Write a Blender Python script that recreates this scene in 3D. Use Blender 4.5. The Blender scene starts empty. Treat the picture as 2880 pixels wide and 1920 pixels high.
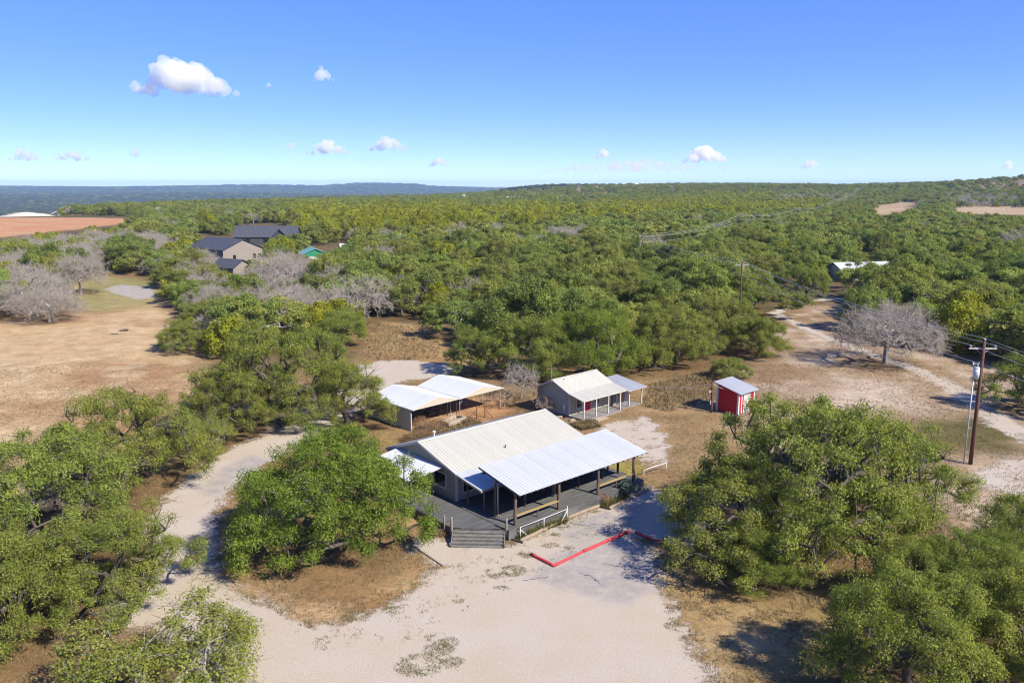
import bpy, bmesh, math, random
import numpy as np
from mathutils import Vector, Matrix

# ---------------------------------------------------------------- camera, sky, sun, exposure
FPX, HZ, CAMH = 2240.0, 520.0, 26.0            # photograph is 2880 x 1920
PIT = math.atan((960 - HZ) / FPX)
SC = bpy.context.scene
COL = SC.collection
cam_d = bpy.data.cameras.new('camera')
cam = bpy.data.objects.new('camera', cam_d); COL.objects.link(cam)
cam_d.sensor_width = 36.0; cam_d.lens = 36.0 * FPX / 2880.0
cam_d.clip_start = 0.5; cam_d.clip_end = 60000
cam.location = (0, 0, CAMH); cam.rotation_euler = (math.pi / 2 - PIT, 0, 0)
SC.camera = cam

SUN_EL = math.radians(40.0)
SUN_H = Vector((0.80, -0.60, 0)).normalized()   # horizontal direction towards the sun
W = bpy.data.worlds.new('World'); SC.world = W; W.use_nodes = True
nt = W.node_tree; bg = nt.nodes['Background']
sky = nt.nodes.new('ShaderNodeTexSky'); sky.sky_type = 'NISHITA'; sky.sun_disc = False
sky.sun_elevation = SUN_EL
sky.sun_rotation = math.atan2(SUN_H.x, SUN_H.y)
sky.altitude = 2500; sky.air_density = 0.8; sky.dust_density = 0.5; sky.ozone_density = 10.0
gm = nt.nodes.new('ShaderNodeGamma'); gm.inputs[1].default_value = 0.55
hsv = nt.nodes.new('ShaderNodeHueSaturation'); hsv.inputs['Hue'].default_value = 0.527; hsv.inputs['Saturation'].default_value = 1.38
nt.links.new(sky.outputs[0], gm.inputs[0]); nt.links.new(gm.outputs[0], hsv.inputs['Color']); nt.links.new(hsv.outputs[0], bg.inputs[0])
bg.inputs[1].default_value = 0.13
sun_d = bpy.data.lights.new('sun', 'SUN'); sun_d.energy = 2.4; sun_d.angle = math.radians(0.53)
sun_d.color = (1.0, 0.93, 0.82)
sun = bpy.data.objects.new('sun', sun_d); COL.objects.link(sun)
sdir = Vector((SUN_H.x * math.cos(SUN_EL), SUN_H.y * math.cos(SUN_EL), math.sin(SUN_EL)))
sun.rotation_euler = sdir.to_track_quat('Z', 'Y').to_euler(); sun.location = (60, -40, 90)
vs = SC.view_settings
vs.view_transform = 'Standard'; vs.look = 'None'; vs.exposure = 1.9; vs.gamma = 1.0; vs.use_curve_mapping = False
SC.render.engine = 'CYCLES'
cy = SC.cycles
cy.use_denoising = True
try: cy.denoiser = 'OPENIMAGEDENOISE'
except Exception: pass
cy.max_bounces = 40; cy.diffuse_bounces = 4; cy.glossy_bounces = 2; cy.transmission_bounces = 3
cy.transparent_max_bounces = 8; cy.volume_bounces = 40
cy.caustics_reflective = False; cy.caustics_refractive = False
cy.sample_clamp_indirect = 6.0
cy.filter_width = 1.1

# ---------------------------------------------------------------- photograph pixel -> place
_R = np.array([1, 0, 0.]); _F = np.array([0, math.cos(PIT), -math.sin(PIT)]); _U = np.array([0, math.sin(PIT), math.cos(PIT)])
def G(px, py, z=0.0):
    """where the line of sight of a pixel meets the level z"""
    d = (px - 1440) * _R - (py - 960) * _U + FPX * _F
    t = (z - CAMH) / d[2]
    p = np.array([0, 0, CAMH]) + t * d
    return Vector((p[0], p[1], z))
def GY(px, py, y):
    """point on a line of sight at forward distance y"""
    d = (px - 1440) * _R - (py - 960) * _U + FPX * _F
    p = np.array([0, 0, CAMH]) + d * (y / d[1])
    return Vector(p)
def PX(P):
    P = np.asarray(P, float) - np.array([0, 0, CAMH])
    z = P @ _F
    return 1440 + FPX * (P @ _R) / z, 960 - FPX * (P @ _U) / z
def GP(pts): return np.array([G(x, y)[:2] for x, y in pts])

# ---------------------------------------------------------------- small helpers
RNG = np.random.default_rng(7)
random.seed(7)
def smooth(a, b, x):
    t = np.clip((x - a) / (b - a), 0, 1); return t * t * (3 - 2 * t)
def link(o, parent=None):
    COL.objects.link(o)
    if parent is not None: o.parent = parent
    return o
def tag(o, label, cat=None, group=None, kind=None):
    if label: o['label'] = label
    if cat: o['category'] = cat
    if group: o['group'] = group
    if kind: o['kind'] = kind
    return o
def empty(name, loc=(0, 0, 0), rz=0.0):
    o = bpy.data.objects.new(name, None); o.location = loc; o.rotation_euler = (0, 0, rz)
    o.empty_display_size = 0.3
    return link(o)
def mesh_np(name, verts, faces, mats, smoothf=False, attrs=None, mi=None):
    me = bpy.data.meshes.new(name)
    verts = np.asarray(verts, np.float32)
    me.vertices.add(len(verts)); me.vertices.foreach_set('co', verts.ravel())
    faces = np.asarray(faces, np.int32); k = faces.shape[1]; n = len(faces)
    me.loops.add(n * k); me.loops.foreach_set('vertex_index', faces.ravel())
    me.polygons.add(n); me.polygons.foreach_set('loop_start', np.arange(n, dtype=np.int32) * k)
    try: me.polygons.foreach_set('loop_total', np.full(n, k, np.int32))
    except Exception: pass
    for m in (mats if isinstance(mats, (list, tuple)) else [mats]): me.materials.append(m)
    if mi is not None: me.polygons.foreach_set('material_index', np.asarray(mi, np.int32))
    if smoothf: me.polygons.foreach_set('use_smooth', np.ones(n, bool))
    for an, (dom, typ, arr) in (attrs or {}).items():
        a = me.attributes.new(an, typ, dom)
        a.data.foreach_set('value' if typ == 'FLOAT' else 'color' if typ == 'FLOAT_COLOR' else 'vector', np.asarray(arr, np.float32).ravel())
    me.update(calc_edges=True)
    return me
class MB:
    """collects simple solids, links them as one mesh"""
    def __init__(s): s.v = []; s.f = []
    def add(s, vs_, fs):
        o = len(s.v); s.v += [tuple(v) for v in vs_]; s.f += [tuple(i + o for i in f) for f in fs]; return s
    def box(s, x0, y0, z0, x1, y1, z1):
        return s.add([(x0, y0, z0), (x1, y0, z0), (x1, y1, z0), (x0, y1, z0), (x0, y0, z1), (x1, y0, z1), (x1, y1, z1), (x0, y1, z1)],
                     [(0, 3, 2, 1), (4, 5, 6, 7), (0, 1, 5, 4), (1, 2, 6, 5), (2, 3, 7, 6), (3, 0, 4, 7)])
    def bar(s, p, q, w, h, up=(0, 0, 1)):
        p, q = Vector(p), Vector(q); d = (q - p).normalized(); u = Vector(up)
        if abs(d.dot(u)) > .98: u = Vector((0, 1, 0))
        r = d.cross(u).normalized(); u = r.cross(d)
        c = [(-1, -1), (1, -1), (1, 1), (-1, 1)]
        return s.add([b + r * (a * w / 2) + u * (e * h / 2) for b in (p, q) for a, e in c],
                     [(0, 1, 2, 3), (7, 6, 5, 4), (0, 4, 5, 1), (1, 5, 6, 2), (2, 6, 7, 3), (3, 7, 4, 0)])
    def tube(s, pts, rad, n=8, cap=True):
        pts = [Vector(p) for p in pts]; rad = rad if isinstance(rad, (list, tuple)) else [rad] * len(pts)
        vs_, fs = [], []
        for i, p in enumerate(pts):
            d = (pts[min(i + 1, len(pts) - 1)] - pts[max(i - 1, 0)]).normalized()
            u = Vector((0, 0, 1)) if abs(d.z) < .95 else Vector((0, 1, 0))
            r = d.cross(u).normalized(); u = r.cross(d)
            for k in range(n):
                a = 2 * math.pi * k / n
                vs_.append(p + (r * math.cos(a) + u * math.sin(a)) * rad[i])
            if i:
                for k in range(n):
                    fs.append(((i - 1) * n + k, (i - 1) * n + (k + 1) % n, i * n + (k + 1) % n, i * n + k))
        if cap: fs.append(tuple(range(n))); fs.append(tuple(range((len(pts) - 1) * n + n - 1, (len(pts) - 1) * n - 1, -1)))
        return s.add(vs_, fs)
    def mesh(s, name, mat, sm=False):
        me = bpy.data.meshes.new(name); me.from_pydata(s.v, [], s.f); me.materials.append(mat)
        bm = bmesh.new(); bm.from_mesh(me); bmesh.ops.recalc_face_normals(bm, faces=bm.faces); bm.to_mesh(me); bm.free()
        if sm: me.polygons.foreach_set('use_smooth', [True] * len(me.polygons))
        return me
    def build(s, name, mat, parent=None, sm=False):
        return link(bpy.data.objects.new(name, s.mesh(name, mat, sm)), parent)
def log_post(p, q, r, seed=0, n=9, seg=5):
    rg = random.Random(seed); p, q = Vector(p), Vector(q)
    pts, rr = [], []
    for i in range(seg + 1):
        t = i / seg
        j = Vector((rg.uniform(-1, 1), rg.uniform(-1, 1), 0)) * (r * .18 if 0 < i < seg else 0)
        pts.append(p.lerp(q, t) + j); rr.append(r * (1.12 - .2 * t) * rg.uniform(.92, 1.08))
    return MB().tube(pts, rr, n)

# ---------------------------------------------------------------- materials
def newmat(name):
    m = bpy.data.materials.new(name); m.use_nodes = True
    return m, m.node_tree, m.node_tree.nodes['Principled BSDF']
def N(nt, typ, **kw):
    n = nt.nodes.new(typ)
    for k, v in kw.items(): setattr(n, k, v)
    return n
def ramp(nt, fac, stops):
    r = N(nt, 'ShaderNodeValToRGB'); el = r.color_ramp.elements
    while len(el) < len(stops): el.new(.5)
    for e, (p, c) in zip(el, stops): e.position = p; e.color = (c[0], c[1], c[2], 1)
    nt.links.new(fac, r.inputs[0]); return r.outputs[0]
def noise(nt, scale, detail=4, coord=None, rough=.6, dist=0.0, dim='3D'):
    n = N(nt, 'ShaderNodeTexNoise'); n.inputs['Scale'].default_value = scale
    n.inputs['Detail'].default_value = detail; n.inputs['Roughness'].default_value = rough
    n.inputs['Distortion'].default_value = dist
    if coord is not None: nt.links.new(coord, n.inputs['Vector'])
    return n.outputs['Fac']
def mathn(nt, op, a, b=None, c=None, clamp=False):
    n = N(nt, 'ShaderNodeMath', operation=op); n.use_clamp = clamp
    for i, v in enumerate((a, b, c)):
        if v is None: continue
        if isinstance(v, (int, float)): n.inputs[i].default_value = v
        else: nt.links.new(v, n.inputs[i])
    return n.outputs[0]
def mixc(nt, fac, a, b, mode='MIX'):
    n = N(nt, 'ShaderNodeMix', data_type='RGBA', blend_type=mode)
    for s, v in ((0, fac), (6, a), (7, b)):
        if isinstance(v, (int, float)): n.inputs[s].default_value = v
        elif isinstance(v, (tuple, list)): n.inputs[s].default_value = (v[0], v[1], v[2], 1)
        else: nt.links.new(v, n.inputs[s])
    return n.outputs[2]
def lin(r, g, b):
    f = lambda c: (c / 255 / 12.92) if c / 255 <= .04045 else ((c / 255 + .055) / 1.055) ** 2.4
    return (f(r), f(g), f(b))
def sc3(c, k): return (c[0] * k, c[1] * k, c[2] * k)
def mat_simple(name, c1, c2, scale=3.0, rough=.7, metal=0.0, stretch=None, bump=0.0, bscale=None, spec=.35, objrand=0.0):
    """two-tone weathered surface in object space"""
    m, nt, b = newmat(name)
    tc = N(nt, 'ShaderNodeTexCoord'); co = tc.outputs['Object']
    if stretch:
        mp = N(nt, 'ShaderNodeMapping'); mp.inputs['Scale'].default_value = stretch; nt.links.new(co, mp.inputs[0]); co = mp.outputs[0]
    f = noise(nt, scale, 5, co, .65)
    f2 = mathn(nt, 'MULTIPLY_ADD', f, 2.2, -.6, True)
    col = mixc(nt, f2, c1, c2)
    if objrand:
        oi = N(nt, 'ShaderNodeObjectInfo')
        k = mathn(nt, 'MULTIPLY_ADD', oi.outputs['Random'], objrand, 1 - objrand / 2)
        hs = N(nt, 'ShaderNodeHueSaturation'); nt.links.new(k, hs.inputs['Value']); nt.links.new(col, hs.inputs['Color']); col = hs.outputs[0]
    nt.links.new(col, b.inputs['Base Color'])
    b.inputs['Roughness'].default_value = rough; b.inputs['Metallic'].default_value = metal
    b.inputs['Specular IOR Level'].default_value = spec
    if bump:
        bp = N(nt, 'ShaderNodeBump'); bp.inputs['Strength'].default_value = bump; bp.inputs['Distance'].default_value = .02
        nt.links.new(noise(nt, bscale or scale * 4, 4, co), bp.inputs['Height']); nt.links.new(bp.outputs[0], b.inputs['Normal'])
    return m
M = {}
M['roof_cream'] = mat_simple('cream_metal_roof', (0.473, 0.461, 0.394), (0.388, 0.372, 0.313), .5, .45, 0, (1, .35, .35), objrand=.06)
M['roof_white'] = mat_simple('galvalume_roof', (.475, .488, .495), (.400, .415, .430), .6, .42, 0, (1, .3, .3), objrand=.07)
M['roof_grey'] = mat_simple('aged_galvanised_roof', (0.333, 0.345, 0.371), (0.256, 0.269, 0.294), .8, .5, 0, (1, .4, .4), objrand=.08)
M['roof_back'] = mat_simple('cream_roof_under_lichen', (0.376, 0.376, 0.344), (0.320, 0.328, 0.304), .9, .55)
M['siding'] = mat_simple('taupe_siding', (0.270, 0.243, 0.191), (0.310, 0.284, 0.225), 1.2, .75, 0, (.4, .4, 2))
M['siding_sage'] = mat_simple('sage_siding', (0.322, 0.309, 0.220), (0.370, 0.351, 0.256), 1.2, .75, 0, (.4, .4, 2))
M['trim'] = mat_simple('cream_trim', (0.476, 0.461, 0.397), (0.414, 0.397, 0.341), 2.5, .6)
M['white'] = mat_simple('white_paint', (0.520, 0.520, 0.506), (0.448, 0.440, 0.419), 2.5, .55)
M['post'] = mat_simple('cedar_post', (0.153, 0.104, 0.072), (0.068, 0.045, 0.032), 4, .9, 0, (1, 1, .25), .6, 14)
M['rafter'] = mat_simple('weathered_rafter', (.11, .085, .065), (.06, .048, .04), 4, .9)
M['deck'] = mat_simple('weathered_deck', (0.144, 0.140, 0.130), (0.040, 0.043, 0.043), 1.4, .85, 0, (.35, 5, 1), .4, 9)
M['step'] = mat_simple('weathered_step', (0.222, 0.208, 0.175), (0.080, 0.076, 0.068), 1.6, .9, 0, (.5, 3, 3), .4, 9)
M['plank'] = mat_simple('new_pine_plank', (0.354, 0.258, 0.116), (0.286, 0.197, 0.082), 3, .7, 0, (1, 4, 4))
M['grey_wood'] = mat_simple('grey_weathered_wood', (0.255, 0.221, 0.183), (0.145, 0.123, 0.102), 4, .9, 0, (1, 4, 4), .4)
M['log'] = mat_simple('bleached_log', (0.306, 0.242, 0.174), (0.170, 0.128, 0.089), 3, .95, 0, None, .5, 10)
M['log_dark'] = mat_simple('dark_timber', (.06, .045, .035), (.03, .024, .02), 4, .9)
M['concrete'] = mat_simple('concrete_slab', (0.240, 0.228, 0.212), (0.152, 0.144, 0.136), 1.3, .9, 0, None, .3)
M['stone'] = mat_simple('pale_stone', (0.368, 0.304, 0.232), (0.264, 0.208, 0.152), 4, .95, 0, None, .5)
M['red'] = mat_simple('red_paint', (.50, .035, .045), (.42, .05, .055), 3, .75, 0, None, .3, 14)
M['redside'] = mat_simple('red_shed_paint', (0.442, 0.010, 0.019), (0.383, 0.010, 0.017), 2, .6)
M['reddoor'] = mat_simple('crimson_door', (.50, .006, .03), (.44, .008, .03), 2, .5)
M['wooddoor'] = mat_simple('varnished_door', (.44, .185, .045), (.34, .13, .03), 3, .55, 0, (1, 1, .2))
M['carport_wall'] = mat_simple('tan_metal_wall', (0.466, 0.425, 0.344), (0.415, 0.380, 0.304), 1, .55)
M['carport_gable'] = mat_simple('cream_gable_sheet', (0.448, 0.383, 0.296), (0.411, 0.350, 0.268), 1, .6)
M['steel'] = mat_simple('galvanised_pipe', (0.400, 0.408, 0.424), (0.320, 0.328, 0.344), 3, .45, .2)
M['darksteel'] = mat_simple('dark_steel', (.09, .075, .065), (.05, .042, .038), 3, .6)
M['rust'] = mat_simple('rusty_pipe', (.16, .055, .03), (.09, .04, .028), 5, .9)
M['pole'] = mat_simple('creosote_pole', (.135, .062, .040), (.075, .036, .026), 3, .85, 0, (1, 1, .15), .3)
M['crossarm'] = mat_simple('bleached_crossarm', (.48, .44, .40), (.36, .32, .29), 4, .85, 0, (1, 1, 1))
M['insul'] = mat_simple('grey_porcelain', (.55, .58, .60), (.45, .47, .5), 4, .3)
M['trafo'] = mat_simple('transformer_paint', (.52, .58, .60), (.45, .50, .52), 3, .45)
M['wire'] = mat_simple('aluminium_wire', (.55, .55, .54), (.46, .46, .46), 3, .5, .3)
M['slate'] = mat_simple('charcoal_shingles', (.065, .070, .088), (.045, .048, .060), .8, .8, 0, (1, 1, 1), .2)
M['barn_wall'] = mat_simple('grey_tan_barn_wall', (0.240, 0.208, 0.176), (0.208, 0.180, 0.152), .5, .7)
M['dark_wall'] = mat_simple('charcoal_wall', (.07, .07, .08), (.05, .05, .058), 1, .7)
M['green'] = mat_simple('green_metal', (.02, .22, .10), (.02, .18, .085), 1, .55)
M['green_roof'] = mat_simple('pale_green_roof', (.16, .34, .27), (.13, .28, .22), 1, .5)
M['pale_wall'] = mat_simple('pale_wall', (0.496, 0.488, 0.456), (0.416, 0.408, 0.384), 1, .7)
M['spoil'] = mat_simple('pale_quarry_spoil', (0.496, 0.456, 0.384), (0.416, 0.368, 0.304), .03, .95)
m, nt_, b_ = newmat('dark_glass'); b_.inputs['Base Color'].default_value = (.012, .013, .015, 1); b_.inputs['Roughness'].default_value = .12
M['glass'] = m
M['bark'] = mat_simple('oak_bark', (.115, .095, .078), (.055, .045, .037), 2.5, .95, 0, (1, 1, .3), .8, 8)
M['bark_grey'] = mat_simple('lichen_grey_bark', (.33, .30, .26), (.17, .15, .13), 2.5, .95, 0, None, .5, 8)
M['twig_grey'] = mat_simple('bare_grey_twigs', (.40, .355, .295), (.27, .235, .195), 1.1, .95)
M['twig_tan'] = mat_simple('dry_tan_twigs', (0.378, 0.288, 0.194), (0.243, 0.180, 0.122), 1.4, .95)

def leafmat(name, ca, cb, trans=.28, hue=.02, val=.25):
    m, nt, b = newmat(name)
    at = N(nt, 'ShaderNodeAttribute'); at.attribute_name = 'tone'
    oi = N(nt, 'ShaderNodeObjectInfo')
    col = mixc(nt, at.outputs['Fac'], ca, cb)
    hs = N(nt, 'ShaderNodeHueSaturation')
    nt.links.new(col, hs.inputs['Color'])
    nt.links.new(mathn(nt, 'MULTIPLY_ADD', oi.outputs['Random'], hue * 2, .5 - hue), hs.inputs['Hue'])
    r2 = mathn(nt, 'FRACT', mathn(nt, 'MULTIPLY', oi.outputs['Random'], 7.31))
    nt.links.new(mathn(nt, 'MULTIPLY_ADD', r2, val, 1 - val * .5), hs.inputs['Value'])
    nt.links.new(hs.outputs[0], b.inputs['Base Color'])
    b.inputs['Roughness'].default_value = .6; b.inputs['Specular IOR Level'].default_value = .15
    tr = N(nt, 'ShaderNodeBsdfTranslucent'); nt.links.new(mixc(nt, 1.0, hs.outputs[0], (1.15, 1.1, .5), 'MULTIPLY'), tr.inputs[0])
    mx = N(nt, 'ShaderNodeMixShader'); mx.inputs[0].default_value = trans
    out = nt.nodes['Material Output']
    nt.links.new(b.outputs[0], mx.inputs[1]); nt.links.new(tr.outputs[0], mx.inputs[2]); nt.links.new(mx.outputs[0], out.inputs[0])
    return m
M['oak'] = leafmat('live_oak_leaves', (.150, .190, .034), (.350, .382, .082), .42, .010, .18)
M['oak_vivid'] = leafmat('fresh_oak_leaves', (.115, .176, .022), (.285, .342, .055), .42, .010, .16)
M['oak_wood'] = leafmat('woodland_oak_leaves', (.158, .198, .044), (.350, .385, .092), .42, .024, .46)
M['juniper'] = leafmat('cedar_foliage', (.165, .190, .020), (.365, .375, .028), .38, .008, .34)
M['dark_wood'] = leafmat('darkened_valley_leaves', (.055, .078, .050), (.105, .132, .084), .2, .010, .3)  # ordinary woodland leaves, the valley's dark hazy look painted into the colour
M['agave'] = leafmat('blue_green_needles', (.06, .095, .08), (.12, .16, .14), .15, .01, .1)
M['dryleaf'] = leafmat('dry_brush', (.20, .125, .065), (.30, .20, .11), .2, .01, .2)
M['grassblade'] = leafmat('dry_grass_blades', (.135, .10, .048), (.28, .215, .115), .2, .0, .0)
M['greenblade'] = leafmat('green_grass_blades', (.10, .105, .03), (.19, .185, .06), .2, .0, .0)
# ---------------------------------------------------------------- terrain
def vnoise(x, y, seed=0):
    xi = np.floor(x).astype(np.int64); yi = np.floor(y).astype(np.int64); fx = x - xi; fy = y - yi
    def h(a, b):
        n = (a * 374761393 + b * 668265263 + seed * 974634777) & 0xffffffff
        n = ((n ^ (n >> 13)) * 1274126177) & 0xffffffff
        return ((n ^ (n >> 16)) & 0xffff) / 65535.0
    ux = fx * fx * (3 - 2 * fx); uy = fy * fy * (3 - 2 * fy)
    return (h(xi, yi) * (1 - ux) + h(xi + 1, yi) * ux) * (1 - uy) + (h(xi, yi + 1) * (1 - ux) + h(xi + 1, yi + 1) * ux) * uy
def fbm(x, y, seed=0, oct=4):
    s = 0; a = .5; t = 0
    for i in range(oct): s = s + a * vnoise(x, y, seed + i); t += a; a *= .5; x = x * 2.03 + 11.3; y = y * 2.03 + 7.7
    return s / t
def sdpoly(P, poly):
    """positive inside"""
    P = np.asarray(P, float); poly = np.asarray(poly, float)
    d2 = np.full(len(P), 1e18); ins = np.zeros(len(P), bool)
    for i in range(len(poly)):
        a = poly[i]; b = poly[(i + 1) % len(poly)]; e = b - a; w = P - a
        t = np.clip((w @ e) / max(e @ e, 1e-9), 0, 1)
        q = w - t[:, None] * e; d2 = np.minimum(d2, (q * q).sum(1))
        c = ((a[1] <= P[:, 1]) != (b[1] <= P[:, 1]))
        with np.errstate(divide='ignore', invalid='ignore'):
            xx = a[0] + (P[:, 1] - a[1]) * e[0] / (e[1] if abs(e[1]) > 1e-9 else 1e-9)
        ins ^= (c & (P[:, 0] < xx))
    d = np.sqrt(d2); return np.where(ins, d, -d)
def sdline(P, pts, wid):
    P = np.asarray(P, float); pts = np.asarray(pts, float); d = np.full(len(P), 1e9)
    wid = np.broadcast_to(np.asarray(wid, float), (len(pts),))
    for i in range(len(pts) - 1):
        a, b = pts[i], pts[i + 1]; e = b - a; w = P - a
        t = np.clip((w @ e) / max(e @ e, 1e-9), 0, 1)
        q = w - t[:, None] * e
        d = np.minimum(d, np.sqrt((q * q).sum(1)) - (wid[i] * (1 - t) + wid[i + 1] * t))
    return -d
def bearing(x, y):
    """column of the photograph that a far-off place stands in (used to lay out ridges by compass bearing)"""
    yy = np.maximum(y, 1e-3)
    s = 1440 + 2283 * (x / yy)
    return np.where(y > 1, np.clip(s, -4000, 7000), np.where(x > 0, 7000, -4000))
def height(x, y):
    x = np.asarray(x, float); y = np.asarray(y, float)
    r = np.hypot(x, y); s = bearing(x, y)
    left = smooth(1560, 1150, s)
    edge = np.interp(s, [-4000, 150, 500, 1000, 1400], [700, 760, 1000, 1320, 1700])
    z = -62 * left * smooth(edge, edge * 1.75 + 250, r)
    nz = fbm(x / 1900 + 3, y / 1900, 5, 3) - .5
    z = z + left * (52 * smooth(3600, 5200, r) * (.55 + nz * 1.3) * smooth(8200, 5600, r) * .55)
    topy = np.interp(s, [-4000, 0, 300, 700, 900, 1000, 1050, 1170, 1210, 1400, 1700], [524, 523, 526, 520, 523, 516, 515, 517, 523, 526, 530])
    crest = CAMH - (topy - HZ) / 2283 * 9500
    z = z + left * (crest + 62 + (fbm(x / 800, y / 800, 9, 3) - .5) * 14) * smooth(6600, 9500, r)
    A = np.interp(s, [1000, 1300, 1440, 1900, 2400, 2600, 2760, 2900, 3600, 7000], [0, 10, 20, 25, 22, 26, 32, 37, 50, 50])
    peak = np.interp(s, [1300, 1900, 2500, 2900], [2300, 2200, 1900, 1700])
    hr = smooth(850, peak, r)
    z = z + (1 - left) * A * hr * (1 + .25 * (fbm(x / 260, y / 260, 4, 3) - .5) * smooth(900, 1500, r))
    z = z - (1 - left) * 35 * smooth(peak * 1.15, peak * 2.2, r)
    return z

# ground cover: colours are real albedos, laid out by what grows or lies where
def OPENH(x, y, s, r):
    """open brown hillsides"""
    a = smooth(1330, 1400, s) * smooth(2000, 1850, s) * smooth(1250, 1420, r); b = smooth(2560, 2680, s) * smooth(1150, 1350, r)
    return np.maximum(a, b) * smooth(.30, .46, fbm(x / 120, y / 120, 44))
def alb(r, g, b, k=2.05): c = lin(r, g, b); return np.array(c) / k
LOT = GP([(900, 2700), (640, 1990), (560, 1850), (450, 1760), (330, 1740), (300, 1700), (430, 1650), (470, 1600), (440, 1540), (430, 1480), (455, 1435), (515, 1365), (590, 1305), (680, 1255),
          (780, 1208), (870, 1150), (960, 1080), (1000, 1032), (1060, 1018), (1150, 1014), (1240, 1024), (1290, 1040), (1200, 1062), (1120, 1072), (1060, 1115),
          (980, 1165), (900, 1213), (850, 1246), (800, 1272), (720, 1312), (655, 1358), (605, 1425), (585, 1500), (590, 1570), (622, 1635), (700, 1688), (790, 1722),
          (860, 1760), (930, 1768), (1030, 1738), (1120, 1700), (1190, 1650), (1243, 1598), (1160, 1536), (1230, 1515), (1275, 1536), (1440, 1532), (1600, 1470), (1690, 1430), (1750, 1408),
          (1830, 1378), (1900, 1400), (1960, 1470), (1965, 1550), (1768, 1497), (1800, 1530), (1835, 1580), (1852, 1640), (1872, 1700), (1912, 1780), (1960, 1860), (1992, 1925), (2020, 1995), (2250, 2700)])
YARD = GP([(1655, 1205), (1690, 1185), (1760, 1172), (1810, 1165), (1850, 1175), (1900, 1230), (1910, 1300), (1850, 1335), (1790, 1300), (1745, 1275), (1700, 1240)])
TRACK = GP([(2400, 838), (2330, 842), (2270, 848), (2215, 862), (2178, 882), (2230, 905), (2300, 938), (2360, 962), (2470, 1004), (2560, 1032), (2640, 1068), (2700, 1102), (2770, 1150), (2830, 1200), (2900, 1232), (3050, 1300)])
EASTPAD = GP([(2700, 1335), (2780, 1290), (2880, 1275), (3100, 1290), (3100, 1420), (2880, 1400), (2760, 1385)])
PATIO = GP([(290, 812), (340, 800), (430, 808), (440, 838), (380, 842), (320, 826)])
ISLAND = GP([(590, 1420), (580, 1560), (640, 1650), (800, 1725), (900, 1765), (1030, 1740), (1170, 1680), (1245, 1590), (1150, 1525), (1050, 1400), (850, 1260), (720, 1320)])
LEFTFIELD = GP([(-900, 940), (60, 900), (330, 870), (480, 830), (500, 900), (560, 1000), (620, 1150), (500, 1300), (0, 1450), (-900, 1450)])
LAWN = GP([(170, 850), (190, 800), (300, 775), (420, 790), (480, 830), (420, 862), (250, 880)])
CPSOIL = GP([(1150, 1225), (1160, 1180), (1290, 1130), (1400, 1110), (1440, 1150), (1380, 1190), (1290, 1190)])
STAIRSOIL = GP([(1120, 1480), (1180, 1450), (1260, 1500), (1275, 1540), (1180, 1545)])
EASTGRASS = GP([(1768, 1500), (1960, 1560), (2150, 1560), (2600, 1800), (2600, 1990), (2020, 1990), (1912, 1780), (1852, 1640), (1835, 1580)])
EASTFIELD = GP([(2000, 1120), (2130, 1000), (2200, 860), (2400, 850), (2600, 1000), (2900, 1060), (3300, 1200), (3300, 1600), (2700, 1600), (2300, 1400)])
EASTGREEN = GP([(2540, 1190), (2700, 1165), (2860, 1200), (2880, 1270), (2700, 1275), (2560, 1240)])
ORANGEF = GP([(-500, 618), (60, 612), (220, 612), (370, 615), (400, 622), (330, 632), (150, 652), (0, 668), (-500, 690)])
SANDF = GP([(-500, 600), (60, 592), (200, 594), (270, 603), (60, 606), (-500, 616)])
PALEF = [GP([(2455, 580), (2545, 566), (2600, 572), (2540, 594), (2500, 606), (2450, 600)]), GP([(2620, 590), (2700, 582), (2880, 584), (3300, 586), (3300, 608), (2880, 604), (2760, 602), (2660, 600)])]
TREES_XY = []       # (x, y, r) of trees, filled in before the ground is coloured
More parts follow.
